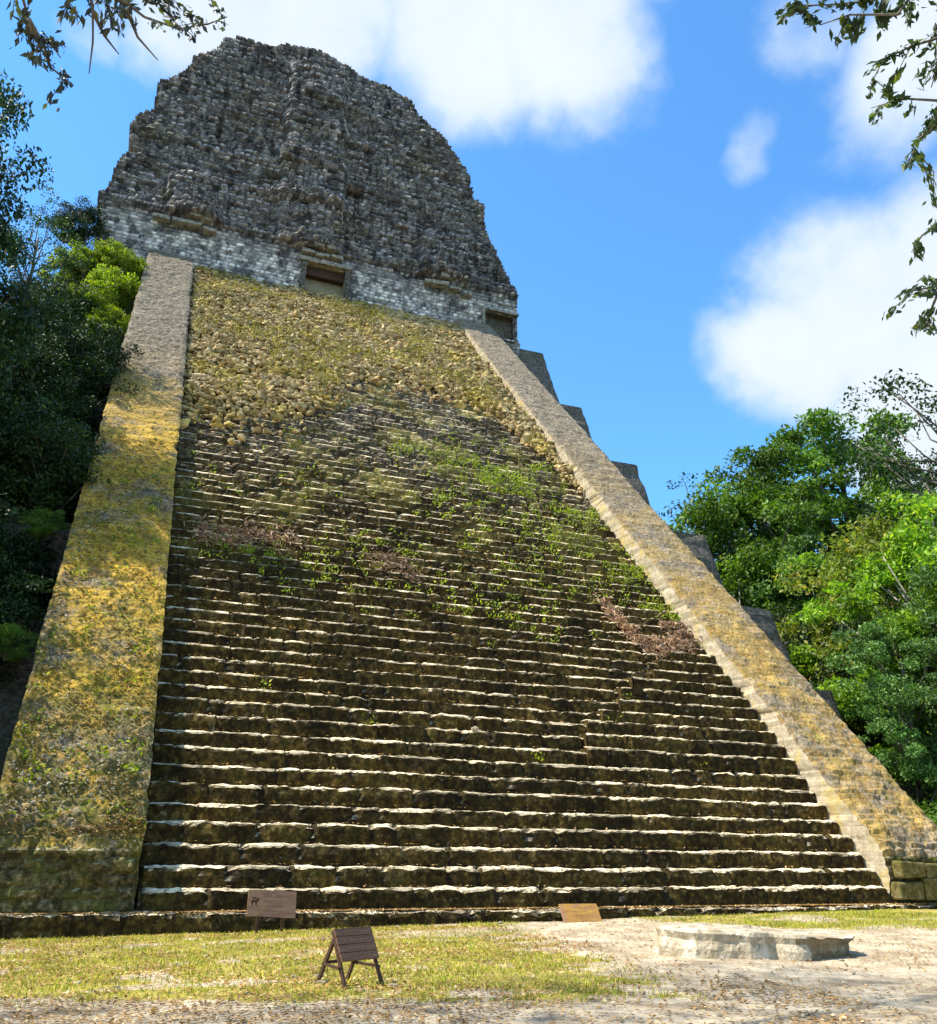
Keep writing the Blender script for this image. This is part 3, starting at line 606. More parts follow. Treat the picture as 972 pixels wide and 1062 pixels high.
# ------------------------------------------------------------------ leaves
def leaf_cloud(P, size, rg, up=.35, asp=.5, flat=False, dirs=None):
    n = len(P)
    d = rg.normal(size=(n, 3)) if dirs is None else dirs + .6 * rg.normal(size=(n, 3))
    if flat: d[:, 2] *= .18
    d /= np.linalg.norm(d, axis=1)[:, None]
    nn = rg.normal(size=(n, 3)); nn[:, 2] += up * 3; nn -= (nn * d).sum(1)[:, None] * d; nn /= np.linalg.norm(nn, axis=1)[:, None] + 1e-9
    s = np.cross(d, nn); sz = size * rg.uniform(.6, 1.35, n)
    sz = sz[:, None]
    V = np.stack([P - d * sz * .5, P + s * sz * asp * .5 - d * sz * .05, P + d * sz * .5 - nn * sz * .12, P - s * sz * asp * .5 - d * sz * .05], 1).reshape(-1, 3)
    F = np.arange(n * 4).reshape(n, 4)
    return V, F
def build_tree(name, seed, Ht, Rc, base, ncl, nlf, lsz, leaf, bark, trunk_r=.3, clump=1.6, sparse=0.0, squash=1.0):
    rg = np.random.RandomState(seed); rr = random.Random(seed)
    mb = MB(); bend = [rr.uniform(-.6, .6), rr.uniform(-.6, .6)]
    tp = [Vector((bend[0] * math.sin(t * 2.2), bend[1] * math.sin(t * 1.7), -.4 + t * (Ht * .86 + .4))) for t in np.linspace(0, 1, 9)]
    mb.tube(tp, [trunk_r * (1.25 - 1.1 * t) + .02 for t in np.linspace(0, 1, 9)], 8)
    cen = []; cz = base + (Ht - base) * .5; hz = (Ht - base) * .5
    for i in range(ncl):
        for _ in range(40):
            v = rg.uniform(-1, 1, 3); l = np.linalg.norm(v)
            if .35 < l < 1: break
        prof = 1.0 - .35 * max(0, v[2]); c = Vector((v[0] * Rc * prof, v[1] * Rc * prof, cz + v[2] * hz))
        cen.append((c, clump * rr.uniform(.65, 1.3)))
        tz_ = min(max(c.z - Rc * .5 - rr.uniform(0, 1), base * .7), Ht * .8); t = (tz_ + .4) / (Ht * .86 + .4); t = min(max(t, 0), 1)
        a = Vector((bend[0] * math.sin(t * 2.2), bend[1] * math.sin(t * 1.7), tz_))
        m = a.lerp(c, .55) + Vector((rr.uniform(-.4, .4), rr.uniform(-.4, .4), -.3))
        r0 = trunk_r * (.5 - .3 * t); mb.tube([a, m, c], [r0, r0 * .6, .025], 5)
    Ps = []
    per = nlf // ncl
    for c, rc in cen:
        k = max(4, int(per * rc * rc / clump ** 2)); nsub = 5
        sub = rg.normal(size=(nsub, 3)) * rc * .55; sub[:, 2] *= .6 * squash
        v = rg.normal(size=(k, 3)); v /= np.linalg.norm(v, axis=1)[:, None]; v *= (rg.uniform(0, 1, (k, 1)) ** .45) * rc * .62; v[:, 2] *= .62 * squash
        Ps.append(np.array(c) + sub[rg.randint(0, nsub, k)] + v)
    V, F = leaf_cloud(np.concatenate(Ps), lsz, rg)
    return mesh('trunk', mb.V, mb.F, bark, True), mesh('crown', V, F, leaf)
KIND = {
 'tall': build_tree('tall', 101, 22, 5.2, 7, 54, 44000, .24, M['leaf_mid'], M['bark'], .38, 1.25),
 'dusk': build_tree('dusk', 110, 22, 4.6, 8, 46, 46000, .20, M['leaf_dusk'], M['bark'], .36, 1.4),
 'cool': build_tree('cool', 102, 17, 4.8, 3, 54, 38000, .23, M['leaf_blue'], M['bark'], .30, 1.15),
 'bright': build_tree('bright', 103, 15, 4.6, 3, 52, 36000, .23, M['leaf_bright'], M['barkpale'], .26, 1.12),
 'olive': build_tree('olive', 104, 14, 3.6, 4, 32, 24000, .23, M['leaf_olive'], M['barkpale'], .20, 1.4),
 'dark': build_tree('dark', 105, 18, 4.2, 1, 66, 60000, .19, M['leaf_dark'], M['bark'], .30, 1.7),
 'thin': build_tree('thin', 106, 21, 3.6, 11, 30, 5000, .20, M['leaf_dusk'], M['bark'], .22, 1.0),
 'shrub': build_tree('shrub', 107, 5.0, 2.3, .3, 30, 22000, .15, M['leaf_dark'], M['bark'], .10, 1.0),
 'vine': build_tree('vine', 108, 4.2, 2.5, .2, 44, 19000, .16, M['leaf_vine'], M['bark'], .07, .62),
 'bush': build_tree('bush', 109, 4.5, 2.8, .2, 30, 18000, .18, M['leaf_mid'], M['bark'], .08, 1.2),
}
NAMES = {'tall': 'broadleaf_tree', 'dusk': 'broadleaf_tree', 'cool': 'broadleaf_tree', 'bright': 'broadleaf_tree', 'olive': 'slender_tree', 'dark': 'dense_tree', 'thin': 'sparse_tree', 'shrub': 'terrace_shrub', 'vine': 'creeper_shrub', 'bush': 'bush'}
def place(kind, x, y, z, s, rz, label, group, cat='tree', sz=None):
    r = empty(NAMES[kind], (x, y, z), rz); r.scale = (s, s, sz or s); tag(r, label, cat, group)
    t, c = KIND[kind]
    link(bpy.data.objects.new('trunk' if cat == 'tree' else 'stem', t), r); link(bpy.data.objects.new('crown' if cat == 'tree' else 'foliage', c), r)
    return r
def dirp(az, dist):   # ground point seen from the standpoint at an azimuth (degrees) and distance
    return CAM.x + math.sin(R_(az)) * dist, CAM.y + math.cos(R_(az)) * dist
GR = 'forest trees right of the pyramid'
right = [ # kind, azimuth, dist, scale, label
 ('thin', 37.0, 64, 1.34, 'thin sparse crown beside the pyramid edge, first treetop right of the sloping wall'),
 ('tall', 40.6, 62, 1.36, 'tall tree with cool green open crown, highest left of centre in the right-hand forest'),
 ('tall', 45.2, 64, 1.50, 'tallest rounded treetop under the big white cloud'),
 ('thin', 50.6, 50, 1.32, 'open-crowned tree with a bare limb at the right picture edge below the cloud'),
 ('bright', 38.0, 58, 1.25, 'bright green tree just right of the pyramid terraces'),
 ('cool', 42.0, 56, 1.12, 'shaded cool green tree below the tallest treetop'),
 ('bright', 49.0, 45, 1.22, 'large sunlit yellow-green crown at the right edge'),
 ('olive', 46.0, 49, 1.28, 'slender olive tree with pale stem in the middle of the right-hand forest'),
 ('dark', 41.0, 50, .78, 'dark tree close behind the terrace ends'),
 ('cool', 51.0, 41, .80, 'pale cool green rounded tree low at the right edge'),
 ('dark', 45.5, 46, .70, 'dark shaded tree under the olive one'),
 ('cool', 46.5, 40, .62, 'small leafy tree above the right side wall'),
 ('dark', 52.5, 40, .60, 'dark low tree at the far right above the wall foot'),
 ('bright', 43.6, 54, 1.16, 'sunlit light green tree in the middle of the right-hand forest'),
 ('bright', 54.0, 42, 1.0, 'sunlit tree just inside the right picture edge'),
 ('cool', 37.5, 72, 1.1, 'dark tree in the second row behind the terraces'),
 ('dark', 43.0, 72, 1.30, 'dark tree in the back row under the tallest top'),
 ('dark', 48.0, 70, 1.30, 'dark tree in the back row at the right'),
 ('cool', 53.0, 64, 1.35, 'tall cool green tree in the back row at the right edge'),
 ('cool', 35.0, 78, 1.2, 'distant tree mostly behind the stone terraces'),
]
rnd = random.Random(3)
for k, a, d, s, lb in right:
    x, y = dirp(a, d); place(k, x, y, 0, s, rnd.uniform(0, 6.28), lb, GR)
for i, (a, d, s) in enumerate([(40, 44, 1.0), (43.5, 40, 1.0), (50, 39, .9), (56, 34, .9), (54.5, 37, 1.0), (45, 43, 1.2), (41.5, 48, 1.2)]):
    x, y = dirp(a, d); place('bush', x, y, 0, s, rnd.uniform(0, 6.28), ['leafy bush by the terrace ends', 'round bush behind the right side wall, left of the dark hollow', 'low bush above the lower right side wall', 'bush nearest the foot of the right side wall', 'bush at the right picture edge low down', 'taller bush between the shaded trees', 'bush deep in the shade of the right-hand forest'][i], 'bushes under the right-hand trees', 'bush')
GL = 'dark forest trees left of the pyramid'
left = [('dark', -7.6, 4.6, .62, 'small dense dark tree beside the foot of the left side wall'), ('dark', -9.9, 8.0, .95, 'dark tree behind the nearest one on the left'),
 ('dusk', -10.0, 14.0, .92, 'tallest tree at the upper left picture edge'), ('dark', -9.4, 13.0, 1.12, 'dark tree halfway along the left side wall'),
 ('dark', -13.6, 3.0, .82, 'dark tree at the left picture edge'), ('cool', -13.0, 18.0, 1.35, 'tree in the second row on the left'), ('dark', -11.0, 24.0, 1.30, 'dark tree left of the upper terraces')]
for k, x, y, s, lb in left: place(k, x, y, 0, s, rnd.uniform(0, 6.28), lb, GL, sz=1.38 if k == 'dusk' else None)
tv = [('shrub', -4.7, 12.3, 11.6, .95, 'dark shrub shading the lower half of the left side wall'), ('shrub', -4.8, 19.6, 19.4, .95, 'dark shrub shading the middle of the left side wall'), ('vine', -4.9, 33.0, 34.6, .70, 'yellow-green creeper leaning over the top of the left side wall'), ('shrub', -5.6, 4.4, .0, .85, 'dark shrub by the lowest left terrace'), ('shrub', -6.6, 8.6, 7.0, .8, 'dark shrub at the corner of the first left terrace'), ('shrub', -6.9, 12.6, 11.0, .95, 'dark shrub at the corner of the second left terrace'), ('shrub', -6.9, 17.6, 16.4, 1.0, 'dark shrub at the corner of the third left terrace'), ('shrub', -7.0, 22.6, 21.5, 1.05, 'dark shrub at the corner of the fourth left terrace'), ('shrub', -5.3, 7.6, 5.2, .8, 'dark shrub low on the left terraces'), ('shrub', -5.4, 10.8, 7.6, .85, 'dark shrub on the first left terrace'), ('shrub', -5.3, 14.8, 12.0, .9, 'dark shrub on the second left terrace'),
      ('shrub', -5.4, 19.0, 17.2, .85, 'dark shrub halfway up the left terraces'), ('shrub', -5.6, 23.8, 22.0, .95, 'dark shrub high on the left terraces'), ('shrub', -7.2, 29.0, 27.0, .95, 'dark shrub below the yellow-green creeper'),
      ('shrub', -8.0, 19.0, 16.8, 1.2, 'dark shrub hanging over the edge of the third left terrace'), ('shrub', -8.0, 14.0, 11.8, 1.2, 'dark shrub hanging over the edge of the second left terrace'), ('shrub', -7.8, 9.6, 6.6, 1.15, 'dark shrub hanging over the edge of the first left terrace'), ('shrub', -5.6, 16.6, 15.6, .8, 'dark shrub close beside the middle of the left side wall'), ('bush', -7.4, 21.5, 17.2, 1.1, 'mid green bush out on the left terraces'), ('bush', -7.6, 26.0, 22.5, 1.0, 'mid green bush on an upper left terrace'), ('bush', -7.2, 17.0, 12.0, 1.1, 'mid green bush on a lower left terrace'),
      ('vine', -4.4, 31.2, 30.4, .95, 'bright yellow-green creeper beside the left side wall'), ('vine', -4.5, 34.6, 34.0, .95, 'bright yellow-green creeper at the top of the left side wall'), ('vine', -6.2, 33.4, 32.8, 1.05, 'yellow-green creeper furthest left under the temple'), ('vine', -4.1, 27.4, 27.0, .62, 'small yellow-green creeper tuft lower down the wall'), ('vine', -5.4, 29.4, 28.6, .8, 'yellow-green creeper hanging below the topmost ones'),
      ('bush', -3.9, 10.6, 11.0, .22, 'small green tuft at the outer edge of the left side wall'), ('bush', -3.9, 6.0, 6.2, .20, 'green tuft low at the outer edge of the left side wall'), ('shrub', -7.6, 36.4, 39.2, .7, 'grey-green bush against the left corner of the temple')]
place('thin', -7.6, 21.0, 17.2, .68, .4, 'feathery sapling with sky showing through, left of the temple', GL)
for k, x, y, z, s, lb in tv: place(k, x, y, z, s, rnd.uniform(0, 6.28), lb, 'shrubs on the left terraces', 'shrub')

# ------------------------------------------------------------------ overhanging trees near the camera
def over_tree(name, base, top, limbs, twigs, label, leaf, lsz, crown, seed, dens=60):
    rg = np.random.RandomState(seed); rt = empty(name, (base[0], base[1], 0)); tag(rt, label, 'tree'); og = (base[0], base[1], 0)
    mb = MB(); b = Vector(base); t = Vector(top)
    mb.tube([b - Vector((0, 0, .3)), b.lerp(t, .35) + Vector((.15, .1, 0)), b.lerp(t, .7), t], [.30, .24, .17, .08], 10)
    mb.build('trunk', M['bark'], rt, True, og)
    mb = MB(); LP = []; LD = []
    for l in limbs: mb.tube(l, [.09 - .06 * i / (len(l) - 1) for i in range(len(l))], 6)
    for pts, dn, sp in twigs:
        pts = [Vector(p) for p in pts]; n0 = len(pts); mb.tube(pts, [.016 - .012 * i / (n0 - 1) for i in range(n0)], 5)
        Ln = sum((pts[i + 1] - pts[i]).length for i in range(n0 - 1))
        for i in range(n0 - 1):
            a, c = pts[i], pts[i + 1]; seg = (c - a)
            for q in range(max(1, int(seg.length * 11 * (1 if dn else 0)))):
                if not dn: break
                p = a.lerp(c, rg.rand()); d = (seg.normalized() * .7 + Vector(rg.normal(size=3)) * .6 + Vector((0, 0, -.25))).normalized(); ln = rg.uniform(.12, .38) * sp
                e = p + d * ln + Vector((0, 0, -.05)); mb.tube([p, p.lerp(e, .5) + Vector((0, 0, .02)), e], [.005, .004, .002], 4)
                for _ in range(int(2.0 * dn * rg.uniform(.6, 1.4))):
                    u = rg.uniform(.15, 1.05); pp = p + (e - p) * u + Vector(rg.normal(size=3)) * .022; LP.append(pp[:]); LD.append((d + Vector((0, 0, -.5)))[:])
    mb.build('branch', M['bark'], rt, True, og)
    LP = np.array(LP); LD = np.array(LD)
    V, F = leaf_cloud(LP, lsz, rg, .15, .42, dirs=LD)
    obj('foliage', V, F, leaf, rt, origin=og)
    Ps = []
    for c, rc, n in crown:
        v = rg.normal(size=(n, 3)); v /= np.linalg.norm(v, axis=1)[:, None]; Ps.append(np.array(c) + v * rg.uniform(0, 1, (n, 1)) ** .4 * rc * np.array([1, 1, .6]))
    V, F = leaf_cloud(np.concatenate(Ps), .16, rg); obj('crown', V, F, leaf, rt, origin=og)
TWIGS_L = [([(-2.39, -15.72, 7.26), (-2.33, -15.26, 7.31), (-2.27, -15.1, 7.22), (-2.18, -15.21, 6.99)], 9, 0.7), ([(-2.05, -15.61, 7.55), (-1.91, -15.36, 7.47), (-1.66, -15.51, 7.29), (-1.51, -15.24, 7.47), (-1.26, -15.22, 7.48), (-1.06, -15.26, 7.57), (-0.93, -15.44, 7.51)], 6, 1.0), ([(-2.22, -15.39, 6.98), (-2.16, -15.03, 7.12), (-2.11, -14.92, 7.05), (-1.92, -15.03, 6.84)], 6, 0.6), ([(-1.97, -15.57, 7.45), (-1.86, -15.32, 7.35), (-1.84, -15.11, 7.21), (-1.82, -15.13, 6.9)], 0, 0), ([(-1.84, -15.4, 7.21), (-1.77, -15.13, 7.29), (-1.64, -15.22, 7.07)], 0, 0), ([(-1.62, -15.44, 7.28), (-1.54, -15.16, 7.34), (-1.37, -15.23, 7.11)], 0, 0), ([(-2.23, -15.27, 7.78), (-1.78, -15.34, 7.49), (-1.47, -15.12, 7.82), (-1.19, -15.34, 7.73)], 12, 0.9), ([(-2.15, -15.2, 7.7), (-2.03, -15.23, 7.38), (-1.98, -15.09, 7.43)], 6, 0.7), ([(-2.22, -15.37, 6.96), (-2.23, -15.06, 7.14), (-2.14, -15.04, 7.18), (-2.02, -15.15, 6.95)], 6, 0.5)]
TWIGS_R = [([(4.41, -17.62, 8.25), (4.06, -17.42, 7.96), (4.0, -16.98, 8.16), (3.61, -16.89, 8.04), (3.43, -16.59, 8.28)], 14, 0.9), ([(4.65, -17.44, 7.95), (4.33, -17.24, 7.63), (4.37, -16.96, 7.84), (4.1, -16.89, 7.66), (4.23, -16.65, 7.71)], 8, 0.7), ([(4.83, -17.17, 7.48), (4.49, -16.99, 7.28), (4.27, -16.86, 7.34), (4.19, -16.62, 7.43)], 10, 0.7), ([(4.69, -16.92, 7.46), (4.54, -16.84, 7.13), (4.45, -16.72, 7.05), (4.74, -16.65, 6.92)], 10, 0.7), ([(5.1, -16.72, 6.87), (4.86, -16.56, 6.55), (4.76, -16.41, 6.46), (4.83, -16.23, 6.44)], 10, 0.5), ([(5.33, -16.51, 6.4), (5.03, -16.32, 6.11), (4.84, -16.15, 6.1), (4.9, -15.99, 6.11)], 9, 0.5), ([(5.23, -16.17, 6.31), (5.03, -16.16, 5.97), (5.29, -15.86, 6.01)], 9, 0.5), ([(4.49, -17.46, 8.26), (4.34, -17.36, 7.8), (4.62, -17.0, 7.78), (4.59, -16.89, 7.55)], 10, 0.9), ([(4.2, -17.33, 8.13), (4.01, -17.16, 7.82), (3.71, -16.98, 7.88), (3.63, -16.75, 7.98)], 10, 0.7)]
lh = [t[0][0] for t in TWIGS_L]; rh = [t[0][0] for t in TWIGS_R]
over_tree('overhanging_tree', (-8.5, -11.5, 0), (-8.0, -9.5, 24), [[(-8.35, -11.0, 8.5), (-5, -14.0, 9.6), lh[0]], [(-5, -14.0, 9.6), lh[1]], [(-8.2, -10.4, 16), (-11, -8, 22.5)], [(-8.2, -10.4, 17), (-6, -7.5, 24)], [(-8.1, -9.9, 19), (-14, -8, 23)]], TWIGS_L,
          'tree whose dark leafy twigs hang into the upper left corner of the sky', M['leaf_twigdark'], .072,
          [((-7.0, -8.0, 24.5), 2.8, 1700), ((-10.5, -7.0, 23.5), 2.8, 1600), ((-14, -8, 24), 2.6, 1700), ((-5.5, -9.5, 26), 2.2, 1100), ((-9, -5.5, 25.5), 2.0, 800), ((-17, -7, 23), 2.4, 1500), ((-8, -12, 24.5), 2.2, 900)], 51)
over_tree('overhanging_tree', (14.5, -18.5, 0), (13.5, -18.0, 11.5), [[(14.1, -18.3, 6.5), (10, -16.8, 8.2), rh[0]], [(10, -16.8, 8.2), rh[1]], [(11, -17.2, 7.8), rh[2]], [(14.2, -18.3, 5.8), (9, -16, 6.4), rh[4]], [(9, -16, 6.4), rh[5]]], TWIGS_R,
          'tree whose green leafy twigs hang in along the upper right edge of the sky', M['leaf_twig'], .085,
          [((13.5, -18.0, 11.5), 2.2, 1600), ((12.0, -17.6, 10.6), 1.6, 800)], 52)

# ------------------------------------------------------------------ plants on the stairs
def on_stair(x, y):  # a point at the inner corner of a tread
    k = math.floor(y / D); return x, k * D + D * .62, Z0 + k * H + .01
rg = np.random.RandomState(77)
WP = [(13.75, 18.28, 1.4, 200), (16.0, 17.3, 1.2, 240), (16.2, 14.6, 2.2, 150), (17.6, 13.5, 1.6, 130), (17.9, 10.9, 1.3, 110), (10.8, 18.7, .7, 50), (12.1, 15.0, 1.6, 60), (2.0, 10.6, 1.1, 70), (5.1, 10.0, 1.3, 70), (7.4, 11.6, 1.2, 50),
      (11.3, 9.6, 1.6, 70), (12.6, 8.9, 1.0, 40), (18.9, 15.5, .8, 90), (19.5, 12.0, .45, 80), (18.4, 19.0, .6, 40), (19.4, 9.8, .4, 40), (14.5, 12, 2.5, 100), (6, 17, 4, 50), (10, 5, 5, 14), (15.2, 20.5, 1.2, 40), (3.5, 14, 2.5, 40)]
P = []; Dr = []
for cx0, cy0, sp, n in WP:
    for _ in range(int(n * .5)):
        x = cx0 + rg.normal() * sp; y = cy0 + rg.normal() * sp * .5
        if not (.15 < x < Wd - .1): continue
        x, y, z = on_stair(x, y); m = rg.randint(7, 16)
        for _ in range(m):
            t = rg.uniform(0, 1); dx, dy = rg.normal(size=2) * .11; P.append((x + dx, y + dy - .16, z + rg.uniform(0, .30))); Dr.append((dx * 4, dy * 4 - .4, .9))
V, F = leaf_cloud(np.array(P), .115, rg, .1, .45, dirs=np.array(Dr))
tag(obj('stair_weeds', V, F, M['weed']), 'bright green weeds and small ferns growing along the stair treads', 'weeds', kind='stuff')
# mossy tufts in the rubble
n = 5200; x = rg.uniform(.2, Wd - .2, n); yb = np.interp(x, RBx, RBy); y = yb + (37 - yb) * rg.rand(n); keep = (fbm(x * .4, y * .4, seed=91) + .0 + .35 * np.exp(-((x - 3) / 3) ** 2 - ((y - 21) / 2.5) ** 2)) > .12
x, y = x[keep], y[keep]; P = np.stack([x, y - .3, Z0 + S * y + .42 + rg.uniform(-.08, .12, len(x))], 1); P = np.repeat(P, 4, 0) + rg.normal(size=(4 * len(P), 3)) * .10
V, F = leaf_cloud(P, .15, rg, .3, .5)
M['tuft'] = leafmat('rubble_tuft', (.11, .11, .02), (.32, .27, .06), (.45, .38, .16), trans=.25)
tag(obj('rubble_moss', V, F, M['tuft']), 'yellow-green moss and grass in the rubble above the stairs', 'moss', kind='stuff')
# leaves and bits lying on treads and on the left wall
P = []
for _ in range(9000):
    k = rg.randint(0, 60); P.append((rg.uniform(0, Wd), k * D + rg.uniform(.05, D), Z0 + k * H + .05 + rg.uniform(0, .015)))
n = 5200; x = rg.uniform(-2.95, -.1, n); y = .5 + rg.rand(n) ** 1.6 * 14; P2 = np.stack([x, y, Z0 + 1.0 + S * y + .06 + rg.uniform(0, .05, n)], 1)[fbm(x * .7, y * .7, seed=93) > -.15 ]
P3 = np.stack([(lambda u: u)(rg.uniform(-3, 0, 260)), *(lambda v: (v, Z0 + 1.0 + S * v + .07))(.42 + .5 * rg.rand(260) ** 2)], 1); P4 = np.stack([rg.uniform(-6, Wd + 2, 5200), rg.uniform(.02, .36, 5200), np.full(5200, Z0 + .05)], 1)
P = np.concatenate([np.array(P), P2, P3, P4])
V, F = leaf_cloud(P, .085, rg, 3.5, .55, True)
tag(obj('stair_leaf_litter', V, F, M['litter']), 'dry fallen leaves lying on the stair treads and the left side wall', 'leaf litter', kind='stuff')
n = 1500; x = rg.uniform(-2.9, -.2, n); y = .8 + rg.rand(n) ** 1.4 * 13; sel = fbm(x * .6, y * .6, seed=95) > .02; x, y = x[sel], y[sel]
V, F = stones(np.stack([x, y, Z0 + 1.0 + S * y + .04], 1), rg.uniform(.015, .042, len(x)), 12)
tag(obj('wall_pebbles', V, F, M['pebble']), 'pale pebbles and chips scattered over the left side wall', 'pebbles', kind='stuff')
n = 160; x = rg.uniform(-2.9, -.2, n); y = .8 + rg.rand(n) ** 1.2 * 12; P = np.repeat(np.stack([x, y - .08, Z0 + 1.05 + S * y], 1), 9, 0) + rg.normal(size=(9 * n, 3)) * .09
V, F = leaf_cloud(P, .12, rg, .2, .45); tag(obj('wall_weeds', V, F, M['weed']), 'small green plants rooted on the left side wall', 'weeds', kind='stuff')

# dead fern heaps
def heap(x0, y0, path, w_, n, label, seed, lumps=.3):
    rg = np.random.RandomState(seed); P = []; Dr = []
    pts = np.array(path, float)
    for _ in range(n):
        t = rg.rand() * (len(pts) - 1); i = int(t); a = pts[i] + (pts[min(i + 1, len(pts) - 1)] - pts[i]) * (t - i)
        x, y = a + rg.normal(size=2) * w_; k = math.floor(y / D); z = Z0 + k * H
        P.append((x, k * D + rg.uniform(-.15, .35), z + rg.uniform(-.25, lumps))); Dr.append((rg.normal(), -.5, -.5))
    V, F = leaf_cloud(np.array(P), .24, rg, .1, .22, dirs=np.array(Dr))
    o = obj('dead_fern_heap', V - np.array([x0, y0, 0]) , F, M['deadfern']); o.location = (x0, y0, 0); tag(o, label, 'dead ferns', 'heaps of dead fern on the stairs')
heap(18, 8.8, [(16.6, 10.2), (16.9, 9.2), (17.2, 8.3), (18.2, 8.1), (19.3, 8.5), (19.7, 9.0), (18.8, 9.2)], .16, 2600, 'large curved heap of dead brown fern near the right side wall', 1, .28)
heap(8.2, 10.6, [(7.5, 10.8), (8.3, 10.9), (8.9, 10.4)], .25, 600, 'small pinkish heap of dry sticks and fern mid stair', 2)
heap(2.5, 11.3, [(.8, 11.3), (2.0, 11.1), (2.8, 11.4), (4.6, 11.5)], .22, 1300, 'low strip of dead brown fern near the left side wall', 3)

# ------------------------------------------------------------------ ground cover
n = 150000; x = rg.uniform(-3.5, 19.5, n); y = rg.uniform(-13, -.1, n); tf = turf(x, y); keep = rg.rand(n) < tf * .9 * (.35 + .65 * (fbm(x * 1.7, y * 1.7, seed=97) > -.15)); x, y = x[keep], y[keep]
hh = rg.uniform(.02, .062, len(x)); P = np.stack([x, y, gz(x, y) + hh * .5], 1); dr = np.stack([rg.normal(size=len(x)) * .5, rg.normal(size=len(x)) * .5, np.ones(len(x))], 1)
dd = dr / np.linalg.norm(dr, axis=1)[:, None]; sd = np.stack([-dd[:, 1] + .3 * rg.normal(size=len(x)), dd[:, 0] + rg.normal(size=len(x)), np.zeros(len(x))], 1); sd /= np.linalg.norm(sd, axis=1)[:, None]
h2 = hh[:, None]; V = np.stack([P - dd * h2 * .6 - sd * .008, P - dd * h2 * .6 + sd * .008, P + dd * h2 * .6 + sd * .003, P + dd * h2 * .6 - sd * .003], 1).reshape(-1, 3)
tag(obj('grass', V, np.arange(len(V)).reshape(-1, 4), M['grass']), 'short yellow-green grass in front of the plinth', 'grass', kind='stuff')
n = 95000; x = rg.uniform(-3.5, 20, n); y = rg.uniform(-14.5, -.15, n); dn = .35 + .65 * (fbm(x * .55, y * .9, seed=98) > -.05); dn *= np.where(x > 7.5, .22, 1); keep = rg.rand(n) < dn; x, y = x[keep], y[keep]
V, F = leaf_cloud(np.stack([x, y, gz(x, y) + .02 + .010 * rg.rand(len(x))], 1), .062, rg, 3.0, .55, True)
tag(obj('ground_leaf_litter', V, F, M['litter']), 'dry brown and yellow leaves strewn over grass and path', 'leaf litter', kind='stuff')
n = 260; x = rg.uniform(-2, 16, n); y = rg.uniform(-12.5, -.3, n)
V, F = stones(np.stack([x, y, gz(x, y) + .01], 1), rg.gamma(2, .006, n) + .008, 13)
tag(obj('path_pebbles', V, F, M['pebble']), 'small pale pebbles scattered on the path', 'pebbles', kind='stuff')
def small_stone(x, y, s, label, seed):
    v, f = ico(); rg = np.random.RandomState(seed); V = v * np.array([1.3, 1, .6]) * s * (1 + rg.uniform(-.2, .2, (len(v), 1)))
    o = obj('stone', V, f, M['altar']); o.location = (x, y, float(gz(x, y)) + s * .3); tag(o, label, 'stone')
small_stone(2.62, -9.1, .06, 'small white stone by the right foot of the easel sign', 1)
small_stone(1.86, -8.62, .07, 'small pale stone between the left legs of the easel sign', 2)
o = obj('stone', ico()[0] * np.array([.14, .10, .09]), ico()[1], M['altar']); o.location = (9.0, 4.35, Z0 + 10 * H + .05); tag(o, 'pale loose stone lying on a tread in the middle of the stairs', 'stone')

# ------------------------------------------------------------------ altar stone
def altar():
    cx0, cy0 = 9.62, -6.95; rt = empty('altar_stone', (cx0, cy0, float(gz(cx0, cy0)))); tag(rt, 'large low pale stone slab with a broken notch in its front, lying on the path', 'altar stone')
    na, nr_ = 140, 26; th = np.linspace(0, 2 * np.pi, na, endpoint=False)
    ca, sa = np.cos(th), np.sin(th)
    rad = 1 + .07 * fbm(ca * 2 + 5, sa * 2, seed=201) + .05 * fbm(ca * 6 + 5, sa * 6, seed=202)
    notch = .20 * np.exp(-((th - 4.62) / .16) ** 2); rad -= notch
    rot = -.18; ex, ey = 1.72 * rad, 1.15 * rad
    bx, by = ex * ca, ey * sa; bx, by = bx * math.cos(rot) - by * math.sin(rot), bx * math.sin(rot) + by * math.cos(rot)
    hgt_ = .36 - .05 * bx
    V = []; 
    prof = [(1.06, -.25), (1.05, .0), (1.03, .3), (.99, .6), (1.01, .85), (.985, .97), (.94, 1.02)] + [(r_, 1.0) for r_ in np.linspace(.88, .02, 20)]
    for r_, z_ in prof:
        x = bx * r_; y = by * r_; side = z_ < .9
        und = sstep(bx, 0, .5) * (.13 * (1 - max(z_, 0)) + .03) * side
        x = x * (1 - und); y = y * (1 - und); nn = fbm(x * 2.5, y * 2.5, np.full(na, z_ * 1.5), seed=203)
        x = x * (1 + .05 * nn * side); y = y * (1 + .05 * nn * side)
        z = hgt_ * z_ + .03 * nn + (.05 * fbm(x * 1.3, y * 1.3, seed=204) - .035 * np.exp(-((x - .15 + .25 * y) / .05) ** 2) if not side else 0)
        V.append(np.stack([x, y, z], 1))
    V = np.concatenate(V); F = []
    for i in range(len(prof) - 1):
        for j in range(na): F.append((i * na + j, i * na + (j + 1) % na, (i + 1) * na + (j + 1) % na, (i + 1) * na + j))
    F.append(list(range((len(prof) - 1) * na, len(prof) * na)))
    o = obj('slab', V, F, M['altar'], rt); me = o.data; me.materials.append(M['altarside'])
    for p in me.polygons:
        c = p.center
        if p.normal.z < .35 and c.x > .1 + .2 * math.sin(c.z * 20): p.material_index = 1  # right side faces get the copy with shade in its colour
altar()

